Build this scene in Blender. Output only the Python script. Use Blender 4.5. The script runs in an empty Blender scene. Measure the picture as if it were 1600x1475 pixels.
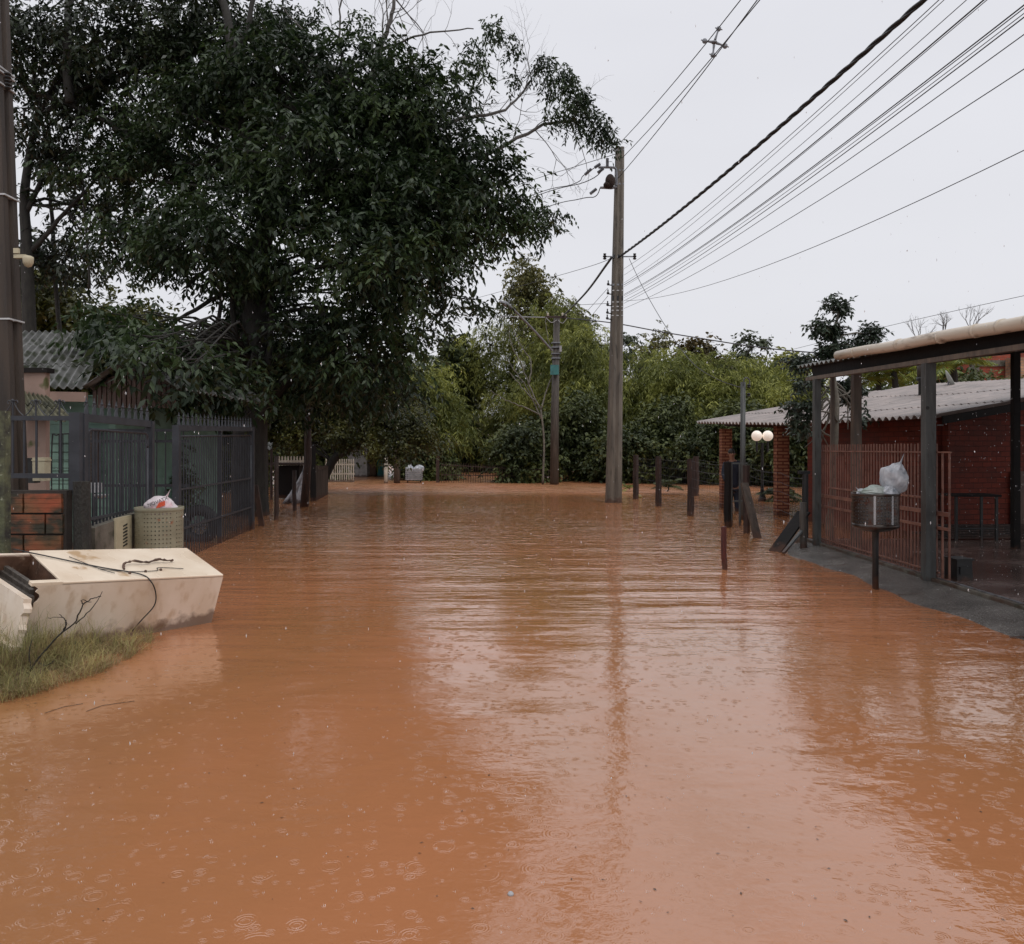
import bpy, bmesh, math, random
import numpy as np
from mathutils import Vector, Matrix
R = math.radians
random.seed(7)
S = bpy.context.scene
COL = S.collection

# ------------------------------------------------------------------ camera, sky, sun, exposure
cam_d = bpy.data.cameras.new('camera'); cam = bpy.data.objects.new('camera', cam_d); COL.objects.link(cam)
cam.location = (0, 0, 1.5); cam.rotation_euler = (R(90), 0, 0)
cam_d.sensor_width = 36; cam_d.lens = 36*1300/1600; cam_d.shift_y = -37.5/1600
cam_d.clip_start = .05; cam_d.clip_end = 3000
S.camera = cam
S.view_settings.view_transform = 'Standard'; S.view_settings.look = 'None'
S.view_settings.exposure = 0.2; S.view_settings.gamma = 1

SUN_EL, SUN_ROT = R(52), R(150)
W_ = bpy.data.worlds.new('World'); S.world = W_; W_.use_nodes = True
nt = W_.node_tree; nt.nodes.clear()
def wn(t): return nt.nodes.new(t)
out = wn('ShaderNodeOutputWorld'); bg = wn('ShaderNodeBackground'); sky = wn('ShaderNodeTexSky')
sky.sky_type = 'NISHITA'; sky.sun_disc = False; sky.sun_elevation = SUN_EL; sky.sun_rotation = SUN_ROT
sky.dust_density = 4; sky.air_density = 1
hs = wn('ShaderNodeHueSaturation'); hs.inputs['Saturation'].default_value = .25
nt.links.new(sky.outputs[0], hs.inputs['Color'])
tc = wn('ShaderNodeTexCoord'); sep = wn('ShaderNodeSeparateXYZ'); nt.links.new(tc.outputs['Generated'], sep.inputs[0])
ramp = wn('ShaderNodeValToRGB'); cr = ramp.color_ramp           # cloud layer brighter overhead, greyer at the horizon
cr.elements[0].position = 0.0; cr.elements[0].color = (.66, .665, .70, 1)
cr.elements[1].position = 1.0; cr.elements[1].color = (1., 1., 1.04, 1)
e = cr.elements.new(.45); e.color = (.675, .68, .725, 1)
nt.links.new(sep.outputs['Z'], ramp.inputs[0])
nz = wn('ShaderNodeTexNoise'); nz.inputs['Scale'].default_value = 1.6; nz.inputs['Detail'].default_value = 4
mp = wn('ShaderNodeMapping'); mp.inputs['Scale'].default_value = (1, 1, 3)
nt.links.new(tc.outputs['Generated'], mp.inputs[0]); nt.links.new(mp.outputs[0], nz.inputs['Vector'])
mr = wn('ShaderNodeMapRange'); mr.inputs['To Min'].default_value = 9.4; mr.inputs['To Max'].default_value = 11.1
nt.links.new(nz.outputs['Fac'], mr.inputs[0])
vm = wn('ShaderNodeVectorMath'); vm.operation = 'SCALE'; nt.links.new(ramp.outputs[0], vm.inputs[0]); nt.links.new(mr.outputs[0], vm.inputs['Scale'])
mx = wn('ShaderNodeMix'); mx.data_type = 'RGBA'; mx.inputs[0].default_value = .93
nt.links.new(hs.outputs[0], mx.inputs[6]); nt.links.new(vm.outputs[0], mx.inputs[7])
nt.links.new(mx.outputs[2], bg.inputs[0]); bg.inputs[1].default_value = .1
nt.links.new(bg.outputs[0], out.inputs[0])

sd = bpy.data.lights.new('sun', 'SUN'); sd.energy = .7; sd.angle = R(25); sd.color = (1, .97, .93)
sun = bpy.data.objects.new('sun', sd); COL.objects.link(sun)
dirv = Vector((math.sin(SUN_ROT)*math.cos(SUN_EL), math.cos(SUN_ROT)*math.cos(SUN_EL), math.sin(SUN_EL)))
sun.rotation_euler = dirv.to_track_quat('Z', 'Y').to_euler(); sun.location = (0, 0, 40)
S.cycles.max_bounces = 6; S.cycles.diffuse_bounces = 3; S.cycles.glossy_bounces = 3
S.cycles.transmission_bounces = 4; S.cycles.transparent_max_bounces = 6

# ------------------------------------------------------------------ helpers
def P(px, py, Y): return Vector(((px-800)/1300*Y, Y, 1.5-(py-700)/1300*Y))
def WY(py): return 1950/(py-700)
def Wt(px, py): return P(px, py, WY(py))

def tag(o, label=None, cat=None, group=None, kind=None):
    if label: o['label'] = label
    if cat: o['category'] = cat
    if group: o['group'] = group
    if kind: o['kind'] = kind
    return o
def thing(name, label, cat, loc, group=None):
    o = bpy.data.objects.new(name, None); COL.objects.link(o); o.location = loc; o.empty_display_size = .2
    return tag(o, label, cat, group)
def wloc(o):
    v = Vector((0, 0, 0))
    while o: v += Vector(o.location); o = o.parent
    return v

class MB:
    def __init__(s, M=None): s.v = []; s.f = []; s.M = M
    def add(s, vs, fs):
        n = len(s.v)
        for q in vs:
            q = Vector(q); s.v.append(s.M @ q if s.M else q)
        s.f += [tuple(n+i for i in f) for f in fs]
    def box(s, c, d, rz=0, taper=1):
        hx, hy, hz = d[0]/2, d[1]/2, d[2]/2; vs = []
        ca, sa = math.cos(rz), math.sin(rz)
        for z, t in ((-hz, 1), (hz, taper)):
            for x, y in ((-hx, -hy), (hx, -hy), (hx, hy), (-hx, hy)):
                x2, y2 = x*t, y*t
                vs.append((c[0]+x2*ca-y2*sa, c[1]+x2*sa+y2*ca, c[2]+z))
        s.add(vs, [(3,2,1,0),(4,5,6,7),(0,1,5,4),(1,2,6,5),(2,3,7,6),(3,0,4,7)])
    def bar(s, a, b, w, h, up=(0, 0, 1)):
        a = Vector(a); b = Vector(b); d = (b-a).normalized(); up = Vector(up)
        if abs(d.dot(up)) > .98: up = Vector((0, 1, 0))
        x = d.cross(up).normalized(); y = x.cross(d).normalized(); vs = []
        for p in (a, b):
            for i, j in ((-1,-1),(1,-1),(1,1),(-1,1)): vs.append(p+x*i*w/2+y*j*h/2)
        s.add(vs, [(3,2,1,0),(4,5,6,7),(0,1,5,4),(1,2,6,5),(2,3,7,6),(3,0,4,7)])
    def tube(s, pts, r, n=8, cap=True):
        pts = [Vector(p) for p in pts]
        if not hasattr(r, '__len__'): r = [r]*len(pts)
        vs = []; prev = None
        for i, p in enumerate(pts):
            d = (pts[min(i+1, len(pts)-1)]-pts[max(i-1, 0)])
            d = d.normalized() if d.length > 1e-9 else Vector((0, 0, 1))
            if prev is None:
                u = Vector((0, 0, 1)) if abs(d.z) < .9 else Vector((1, 0, 0))
                x = d.cross(u).normalized()
            else:
                x = (prev-d*prev.dot(d)); x = x.normalized() if x.length > 1e-6 else d.orthogonal().normalized()
            prev = x; y = d.cross(x)
            for k in range(n):
                a = 2*math.pi*k/n; vs.append(p+(x*math.cos(a)+y*math.sin(a))*r[i])
        fs = [(i*n+k, i*n+(k+1) % n, (i+1)*n+(k+1) % n, (i+1)*n+k) for i in range(len(pts)-1) for k in range(n)]
        if cap: fs += [tuple(range(n-1, -1, -1)), tuple((len(pts)-1)*n+k for k in range(n))]
        s.add(vs, fs)
    def lathe(s, c, prof, n=20, cap=True):
        vs = []; c = Vector(c)
        for r, z in prof:
            for k in range(n):
                a = 2*math.pi*k/n; vs.append(c+Vector((r*math.cos(a), r*math.sin(a), z)))
        fs = [(i*n+k, i*n+(k+1) % n, (i+1)*n+(k+1) % n, (i+1)*n+k) for i in range(len(prof)-1) for k in range(n)]
        if cap: fs += [tuple(range(n-1, -1, -1)), tuple((len(prof)-1)*n+k for k in range(n))]
        s.add(vs, fs)
    def ball(s, c, r, n=10, sz=1):
        s.lathe(c, [(r*math.sin(math.pi*(i+.02)/(n+.04)), -r*sz*math.cos(math.pi*(i+.02)/(n+.04))) for i in range(n+1)], n*2)
    def build(s, name, mat, parent=None, smooth=False, origin=None):
        me = bpy.data.meshes.new(name)
        o = bpy.data.objects.new(name, me)
        if parent is not None: off = wloc(parent); o.parent = parent
        else:
            if origin is None:
                xs = [v.x for v in s.v]; ys = [v.y for v in s.v]; zs = [v.z for v in s.v]
                origin = Vector(((min(xs)+max(xs))/2, (min(ys)+max(ys))/2, min(zs)))
            off = Vector(origin); o.location = off
        me.from_pydata([tuple(v-off) for v in s.v], [], s.f)
        if smooth: me.polygons.foreach_set('use_smooth', [True]*len(me.polygons))
        me.materials.append(mat); COL.objects.link(o)
        return o

def np_mesh(name, V, mat, parent=None, origin=(0, 0, 0), nv=4):
    """V: (N, nv, 3) independent polygons"""
    V = np.asarray(V, dtype=np.float32); n = len(V)
    off = wloc(parent) if parent is not None else Vector(origin)
    me = bpy.data.meshes.new(name)
    me.vertices.add(n*nv); me.vertices.foreach_set('co', (V.reshape(-1, 3)-np.array(off, dtype=np.float32)).ravel())
    me.loops.add(n*nv); me.loops.foreach_set('vertex_index', np.arange(n*nv, dtype=np.int32))
    me.polygons.add(n); me.polygons.foreach_set('loop_start', np.arange(n, dtype=np.int32)*nv)
    me.update(calc_edges=True); me.validate(); me.materials.append(mat)
    o = bpy.data.objects.new(name, me); COL.objects.link(o)
    if parent is not None: o.parent = parent
    else: o.location = off
    return o

def smoothpath(pts, k=5):
    pts = [Vector(p) for p in pts]; out = []
    for i in range(len(pts)-1):
        p0 = pts[max(i-1, 0)]; p1 = pts[i]; p2 = pts[i+1]; p3 = pts[min(i+2, len(pts)-1)]
        for j in range(k):
            t = j/k
            out.append(.5*((2*p1)+(-p0+p2)*t+(2*p0-5*p1+4*p2-p3)*t*t+(-p0+3*p1-3*p2+p3)*t**3))
    out.append(pts[-1]); return out
def limb(m, pts, r0, r1, n=7, k=5, wob=0):
    q = smoothpath(pts, k)
    if wob:
        for i in range(1, len(q)-1): q[i] += Vector([random.uniform(-wob, wob) for _ in range(3)])
    L = len(q)-1; m.tube(q, [r0+(r1-r0)*i/L for i in range(L+1)], n)

# ------------------------------------------------------------------ materials
def mudline(m, colout):
    N = m.node_tree.nodes; L = m.node_tree.links
    g = N.new('ShaderNodeNewGeometry'); sp = N.new('ShaderNodeSeparateXYZ'); L.new(g.outputs['Position'], sp.inputs[0])
    nn = N.new('ShaderNodeTexNoise'); nn.inputs['Scale'].default_value = 9; nn.inputs['Detail'].default_value = 5; L.new(g.outputs['Position'], nn.inputs['Vector'])
    ma = N.new('ShaderNodeMath'); ma.operation = 'MULTIPLY_ADD'; L.new(nn.outputs['Fac'], ma.inputs[0]); ma.inputs[1].default_value = -.30; L.new(sp.outputs[2], ma.inputs[2])
    r = N.new('ShaderNodeMapRange'); r.inputs['From Min'].default_value = -.09; r.inputs['From Max'].default_value = -.02; r.inputs['To Min'].default_value = .75; r.inputs['To Max'].default_value = 0
    L.new(ma.outputs[0], r.inputs[0]); mm = N.new('ShaderNodeMix'); mm.data_type = 'RGBA'; L.new(r.outputs[0], mm.inputs[0]); L.new(colout, mm.inputs[6]); mm.inputs[7].default_value = (.075, .032, .018, 1)
    return mm.outputs[2]
def mat(name, c1, c2=None, scale=4, rough=.6, bump=0., c3=None, detail=5, stretch=(1, 1, 1), metal=0, spec=.5,
        thr=(.35, .65), rough2=None, c3thr=(.55, .7), c3scale=None, trans=0, bscale=None, island=False, mud=True):
    m = bpy.data.materials.new(name); m.use_nodes = True; t = m.node_tree; N = t.nodes; L = t.links
    b = N['Principled BSDF']; b.inputs['Roughness'].default_value = rough; b.inputs['Metallic'].default_value = metal
    b.inputs['Specular IOR Level'].default_value = spec
    tcn = N.new('ShaderNodeTexCoord'); mpn = N.new('ShaderNodeMapping'); mpn.inputs['Scale'].default_value = stretch
    L.new(tcn.outputs['Object'], mpn.inputs[0])
    if c2 is None: c2 = tuple(x*.7 for x in c1)
    nn = N.new('ShaderNodeTexNoise'); nn.inputs['Scale'].default_value = scale; nn.inputs['Detail'].default_value = detail
    L.new(mpn.outputs[0], nn.inputs['Vector'])
    rr = N.new('ShaderNodeMapRange'); rr.inputs['From Min'].default_value = thr[0]; rr.inputs['From Max'].default_value = thr[1]
    L.new(nn.outputs['Fac'], rr.inputs[0])
    mixn = N.new('ShaderNodeMix'); mixn.data_type = 'RGBA'
    mixn.inputs[6].default_value = (*c1, 1); mixn.inputs[7].default_value = (*c2, 1)
    if island:
        g = N.new('ShaderNodeNewGeometry'); ad = N.new('ShaderNodeMath'); ad.operation = 'MULTIPLY_ADD'
        ad.inputs[1].default_value = .6; ad.inputs[2].default_value = -.3; L.new(g.outputs['Random Per Island'], ad.inputs[0])
        a2 = N.new('ShaderNodeMath'); a2.operation = 'ADD'; a2.use_clamp = True
        L.new(rr.outputs[0], a2.inputs[0]); L.new(ad.outputs[0], a2.inputs[1]); L.new(a2.outputs[0], mixn.inputs[0])
    else: L.new(rr.outputs[0], mixn.inputs[0])
    colout = mixn.outputs[2]
    if c3:
        n3 = N.new('ShaderNodeTexNoise'); n3.inputs['Scale'].default_value = c3scale or scale*2.7; n3.inputs['Detail'].default_value = 8
        L.new(mpn.outputs[0], n3.inputs['Vector'])
        r3 = N.new('ShaderNodeMapRange'); r3.inputs['From Min'].default_value = c3thr[0]; r3.inputs['From Max'].default_value = c3thr[1]
        L.new(n3.outputs['Fac'], r3.inputs[0])
        m3 = N.new('ShaderNodeMix'); m3.data_type = 'RGBA'; L.new(r3.outputs[0], m3.inputs[0])
        L.new(colout, m3.inputs[6]); m3.inputs[7].default_value = (*c3, 1); colout = m3.outputs[2]
    if mud:          # silt line and soaked base left by the flood, ragged at its upper edge
        colout = mudline(m, colout)
    L.new(colout, b.inputs['Base Color'])
    if rough2 is not None:
        r4 = N.new('ShaderNodeMapRange'); r4.inputs['From Min'].default_value = .35; r4.inputs['From Max'].default_value = .65
        r4.inputs['To Min'].default_value = rough; r4.inputs['To Max'].default_value = rough2
        L.new(nn.outputs['Fac'], r4.inputs[0]); L.new(r4.outputs[0], b.inputs['Roughness'])
    if bump:
        nb = N.new('ShaderNodeTexNoise'); nb.inputs['Scale'].default_value = bscale or scale*6; nb.inputs['Detail'].default_value = 6
        L.new(mpn.outputs[0], nb.inputs['Vector'])
        bn = N.new('ShaderNodeBump'); bn.inputs['Distance'].default_value = bump; L.new(nb.outputs['Fac'], bn.inputs['Height'])
        L.new(bn.outputs[0], b.inputs['Normal'])
    if trans:
        tr = N.new('ShaderNodeBsdfTranslucent'); L.new(colout, tr.inputs[0]); ms = N.new('ShaderNodeMixShader')
        ms.inputs[0].default_value = trans; L.new(b.outputs[0], ms.inputs[1]); L.new(tr.outputs[0], ms.inputs[2])
        L.new(ms.outputs[0], N['Material Output'].inputs[0])
    return m
def leafmat(name, dark, light, scale=1.2, rough=.38, trans=.22):
    return mat(name, dark, light, scale=scale, rough=rough, island=True, trans=trans, detail=3, thr=(.4, .75), mud=False)
def brickmat(name, c1, c2, mortar, bw=.22, bh=.065, ms=.012, stain=(.05, .02, .015)):
    m = bpy.data.materials.new(name); m.use_nodes = True; t = m.node_tree; N = t.nodes; L = t.links
    b = N['Principled BSDF']; b.inputs['Roughness'].default_value = .75; b.inputs['Specular IOR Level'].default_value = .25
    tcn = N.new('ShaderNodeTexCoord'); sp = N.new('ShaderNodeSeparateXYZ'); L.new(tcn.outputs['Object'], sp.inputs[0])
    ad = N.new('ShaderNodeMath'); L.new(sp.outputs[0], ad.inputs[0]); L.new(sp.outputs[1], ad.inputs[1])
    cb = N.new('ShaderNodeCombineXYZ'); L.new(ad.outputs[0], cb.inputs[0]); L.new(sp.outputs[2], cb.inputs[1])
    br = N.new('ShaderNodeTexBrick'); L.new(cb.outputs[0], br.inputs['Vector']); br.inputs['Scale'].default_value = 1
    br.inputs['Color1'].default_value = (*c1, 1); br.inputs['Color2'].default_value = (*c2, 1); br.inputs['Mortar'].default_value = (*mortar, 1)
    br.inputs['Brick Width'].default_value = bw; br.inputs['Row Height'].default_value = bh; br.inputs['Mortar Size'].default_value = ms
    br.inputs['Mortar Smooth'].default_value = .3
    nn = N.new('ShaderNodeTexNoise'); nn.inputs['Scale'].default_value = 1.7; nn.inputs['Detail'].default_value = 7; L.new(tcn.outputs['Object'], nn.inputs['Vector'])
    rr = N.new('ShaderNodeMapRange'); rr.inputs['From Min'].default_value = .45; rr.inputs['From Max'].default_value = .75; rr.inputs['To Max'].default_value = .8
    L.new(nn.outputs['Fac'], rr.inputs[0]); mm = N.new('ShaderNodeMix'); mm.data_type = 'RGBA'; L.new(rr.outputs[0], mm.inputs[0])
    L.new(br.outputs['Color'], mm.inputs[6]); mm.inputs[7].default_value = (*stain, 1); L.new(mudline(m, mm.outputs[2]), b.inputs['Base Color'])
    bn = N.new('ShaderNodeBump'); bn.inputs['Distance'].default_value = .006; bn.invert = True; L.new(br.outputs['Fac'], bn.inputs['Height'])
    L.new(bn.outputs[0], b.inputs['Normal'])
    return m

M = {}
M['pole'] = mat('pole_concrete', (.17, .145, .115), (.10, .085, .068), 1.5, .6, .004, stretch=(4, 4, .6), c3=(.05, .045, .035), bscale=60)
M['pole_dark'] = mat('pole_dark', (.055, .037, .025), (.026, .018, .013), 2, .6, .004, stretch=(5, 5, .5), c3=(.03, .022, .018), bscale=50)
M['band'] = mat('steel_band', (.55, .55, .55), (.35, .35, .35), 8, .4, metal=.3)
M['steel'] = mat('galvanised', (.25, .26, .28), (.15, .15, .16), 12, .45, metal=.5)
M['black'] = mat('black_hardware', (.008, .008, .009), (.018, .017, .016), 10, .5)
M['cable'] = mat('cable', (.012, .012, .014), (.02, .02, .02), 3, .5)
M['wire_grey'] = mat('grey_wire', (.06, .06, .07), (.04, .04, .045), 3, .5)
M['wood'] = mat('wet_wood', (.045, .020, .013), (.018, .010, .008), 3, .65, .006, stretch=(6, 6, .7), c3=(.10, .06, .045), c3thr=(.58, .75), bscale=20)
M['wood_grey'] = mat('grey_wood', (.10, .085, .07), (.05, .04, .033), 3, .6, .006, stretch=(8, 8, .6), c3=(.03, .025, .02), bscale=20)
M['wood_plank'] = mat('plank_wood', (.085, .058, .042), (.04, .028, .02), 2, .6, .004, stretch=(9, 9, .5), bscale=20)
M['stake'] = mat('red_stake', (.10, .018, .012), (.045, .012, .01), 8, .4, .003, stretch=(4, 4, .6))
M['iron'] = mat('slate_iron', (.036, .039, .048), (.022, .024, .030), 6, .5, .001, c3=(.05, .03, .02), c3thr=(.66, .74), c3scale=25)
M['rosy'] = mat('pinkish_iron', (.25, .115, .08), (.16, .07, .05), 5, .45, .001, c3=(.10, .035, .02), c3thr=(.55, .68), c3scale=14)
M['grey_paint'] = mat('grey_paint', (.08, .084, .080), (.045, .046, .045), 4, .5, .002, stretch=(4, 4, .7), c3=(.035, .028, .022), c3thr=(.6, .72), c3scale=6)
M['brown_paint'] = mat('brown_paint', (.16, .12, .09), (.09, .07, .055), 4, .5, .002, stretch=(4, 4, .7))
M['fibre'] = mat('fibre_cement', (.34, .285, .265), (.18, .155, .145), 2.0, .5, .003, stretch=(.35, 4, 1), c3=(.07, .06, .055), c3thr=(.6, .72), c3scale=5, rough2=.3)
M['fibre_old'] = mat('old_fibre_cement', (.16, .16, .155), (.07, .07, .065), 2.5, .5, .004, c3=(.03, .035, .02), c3thr=(.48, .6), c3scale=3.5, rough2=.3)
M['fibre_moss'] = mat('mossy_fibre_cement', (.13, .12, .07), (.07, .07, .04), 3, .8, .006, c3=(.035, .035, .02), c3thr=(.5, .62))
M['pvc'] = mat('stained_pvc', (.62, .54, .44), (.50, .42, .32), 2, .35, c3=(.12, .07, .04), c3thr=(.58, .74), c3scale=7, stretch=(1, .4, 1.5))
M['near_black'] = mat('dark_parts_and_shade', (.012, .009, .008), (.006, .005, .005), 3, .7, .003, spec=.25)  # dark timber and metal, and the painted shade under the carport edge
M['brick_red'] = brickmat('painted_red_brick', (.16, .028, .015), (.11, .021, .013), (.085, .02, .013), .2, .085, .008)
M['brick_far'] = brickmat('far_red_brick', (.42, .09, .05), (.32, .07, .04), (.25, .10, .07), .22, .09)
M['brick_col'] = brickmat('column_brick', (.44, .22, .12), (.30, .12, .065), (.15, .04, .025), .24, .075, .016, (.10, .03, .02))
M['brick_tan'] = brickmat('tan_brick', (.50, .30, .18), (.42, .24, .14), (.30, .24, .19), .24, .1, .014)
M['plaster_pink'] = mat('pink_plaster', (.34, .23, .185), (.25, .17, .135), 2, .7, .003, c3=(.09, .09, .03), c3thr=(.6, .7))
M['mortar'] = mat('dark_mortar', (.045, .035, .028), (.025, .02, .017), 6, .8, .006)
M['block'] = mat('hollow_block', (.34, .07, .03), (.16, .085, .035), 2.5, .6, .006, c3=(.035, .03, .018), c3thr=(.40, .60), c3scale=5, stretch=(1, 1, 1.5))
M['concrete'] = mat('stained_concrete', (.17, .15, .12), (.08, .07, .055), 3, .6, .006, c3=(.035, .035, .02), c3thr=(.5, .68))
M['moss_post'] = mat('lichen_post', (.11, .115, .06), (.03, .028, .022), 9, .8, .01, c3=(.28, .29, .20), c3thr=(.62, .7), c3scale=20)
M['cream'] = mat('cream_plastic', (.50, .45, .31), (.40, .35, .24), 4, .5, c3=(.2, .17, .11), c3thr=(.6, .75))
M['drum_old'] = mat('mossy_drum', (.28, .26, .18), (.20, .18, .12), 4, .6, .002, c3=(.22, .09, .04), c3thr=(.62, .7), c3scale=9)
M['drum'] = mat('steel_drum', (.10, .088, .082), (.05, .04, .035), 5, .32, .001, metal=.75, c3=(.07, .03, .02), c3thr=(.5, .65))
M['enamel'] = mat('stained_enamel', (.80, .68, .54), (.68, .54, .40), 2.2, .35, .002, c3=(.50, .34, .20), c3thr=(.60, .66), c3scale=4.2, rough2=.2)
M['enamel_side'] = mat('enamel_side', (.74, .63, .52), (.60, .47, .35), 1.8, .4, .003, c3=(.50, .36, .24), c3thr=(.55, .75), c3scale=7, stretch=(1.6, 1.6, .7))
M['rust'] = mat('rusty_lining', (.12, .06, .035), (.055, .028, .018), 6, .6, .006, c3=(.28, .20, .14), c3thr=(.58, .7))
M['mint'] = mat('mint_boards', (.16, .27, .215), (.10, .18, .145), 3, .6, .002)
M['gable'] = mat('reddish_boards', (.085, .048, .036), (.05, .03, .024), 3, .7, .002, stretch=(12, 12, 1))
M['teal'] = mat('teal_paint', (.02, .20, .22), (.015, .13, .15), 2, .5)
M['white_paint'] = mat('weathered_white', (.55, .50, .42), (.42, .37, .30), 3, .6, c3=(.25, .16, .1), c3thr=(.6, .7))
M['pale'] = mat('pale_grey', (.42, .42, .43), (.28, .28, .29), 5, .6, .002)
M['plastic'] = mat('white_plastic_film', (.70, .71, .74), (.48, .50, .54), 9, .22, .008, trans=.3, bscale=16, c3=(.20, .24, .28), c3thr=(.56, .70), c3scale=9, thr=(.4, .6))
M['plastic_green'] = mat('greenish_film', (.28, .36, .31), (.55, .58, .55), 5, .3, .01, trans=.2, bscale=22)
M['plastic_pink'] = mat('pinkish_film', (.78, .70, .72), (.70, .30, .32), 5, .35, .008, trans=.25, thr=(.52, .7), bscale=20)
M['red_ink'] = mat('orange_ink', (.75, .10, .03), (.6, .08, .03), 5, .4)
M['yellow'] = mat('yellow_plastic', (.60, .45, .04), (.5, .36, .03), 5, .35)
M['tealbox'] = mat('teal_box', (.04, .17, .165), (.03, .12, .12), 5, .5)
M['mud'] = mat('mud_nest', (.035, .018, .012), (.02, .012, .009), 12, .9, .02)
M['tyre'] = mat('tyre_rubber', (.015, .015, .017), (.03, .03, .03), 10, .5, .004)
M['bark'] = mat('dark_bark', (.014, .012, .010), (.028, .025, .02), 5, .75, .02, stretch=(3, 3, .8), c3=(.03, .033, .018), c3thr=(.6, .72))
M['bark_light'] = mat('light_bark', (.17, .15, .12), (.09, .08, .065), 6, .7, .006)
M['twig'] = mat('twig_grey', (.10, .09, .08), (.05, .045, .04), 8, .7)
M['leaf_main'] = leafmat('leaf_dark', (.010, .022, .008), (.058, .092, .028), .9, .5, .28)
M['leaf_main2'] = leafmat('leaf_dark_warm', (.010, .018, .008), (.040, .058, .022), 1.1, .42, .2)
M['leaf_shrub'] = leafmat('leaf_olive', (.03, .038, .010), (.15, .15, .03), .9, .45, .3)
M['leaf_bamboo'] = leafmat('leaf_bamboo', (.09, .11, .024), (.42, .43, .10), .45, .6, .38)
M['leaf_bush'] = leafmat('leaf_bush', (.028, .042, .011), (.13, .15, .036), .6, .6, .22)
M['leaf_far'] = leafmat('leaf_far', (.04, .055, .03), (.09, .105, .05), .3, .6, .2)
M['leaf_brown'] = leafmat('leaf_brown', (.06, .055, .02), (.14, .10, .035), .5, .6, .2)
M['leaf_tall'] = leafmat('leaf_tall', (.07, .075, .02), (.24, .22, .07), .8, .5, .25)
M['leaf_grey'] = leafmat('leaf_greygreen', (.030, .045, .028), (.075, .10, .065), 2, .35, .2)
M['leaf_palm'] = leafmat('leaf_palm', (.09, .13, .02), (.36, .38, .07), 1.5, .4, .3)
M['grass'] = leafmat('grass_blades', (.19, .18, .065), (.52, .43, .17), 3, .7, .25)
M['grass_dry'] = leafmat('dry_blades', (.22, .14, .07), (.42, .30, .16), 3, .7, .2)
M['soil'] = mat('soil', (.14, .08, .045), (.08, .05, .03), 2, .8, .02, mud=False, c3=(.04, .055, .02), c3thr=(.5, .62))
M['globe'] = bpy.data.materials.new('opal_globe'); M['globe'].use_nodes = True
_b = M['globe'].node_tree.nodes['Principled BSDF']; _b.inputs['Base Color'].default_value = (.85, .78, .70, 1); _b.inputs['Roughness'].default_value = .25
_b.inputs['Emission Color'].default_value = (1, .82, .68, 1); _b.inputs['Emission Strength'].default_value = .32
M['skin'] = mat('skin', (.32, .17, .11), (.28, .14, .09), 20, .5)
M['navy'] = mat('navy_cloth', (.012, .016, .03), (.02, .025, .042), 12, .8, .004)
M['hair'] = mat('hair', (.012, .009, .008), (.02, .015, .012), 30, .6)
M['dish'] = mat('dish_grey', (.45, .46, .42), (.35, .35, .32), 6, .5)

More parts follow.
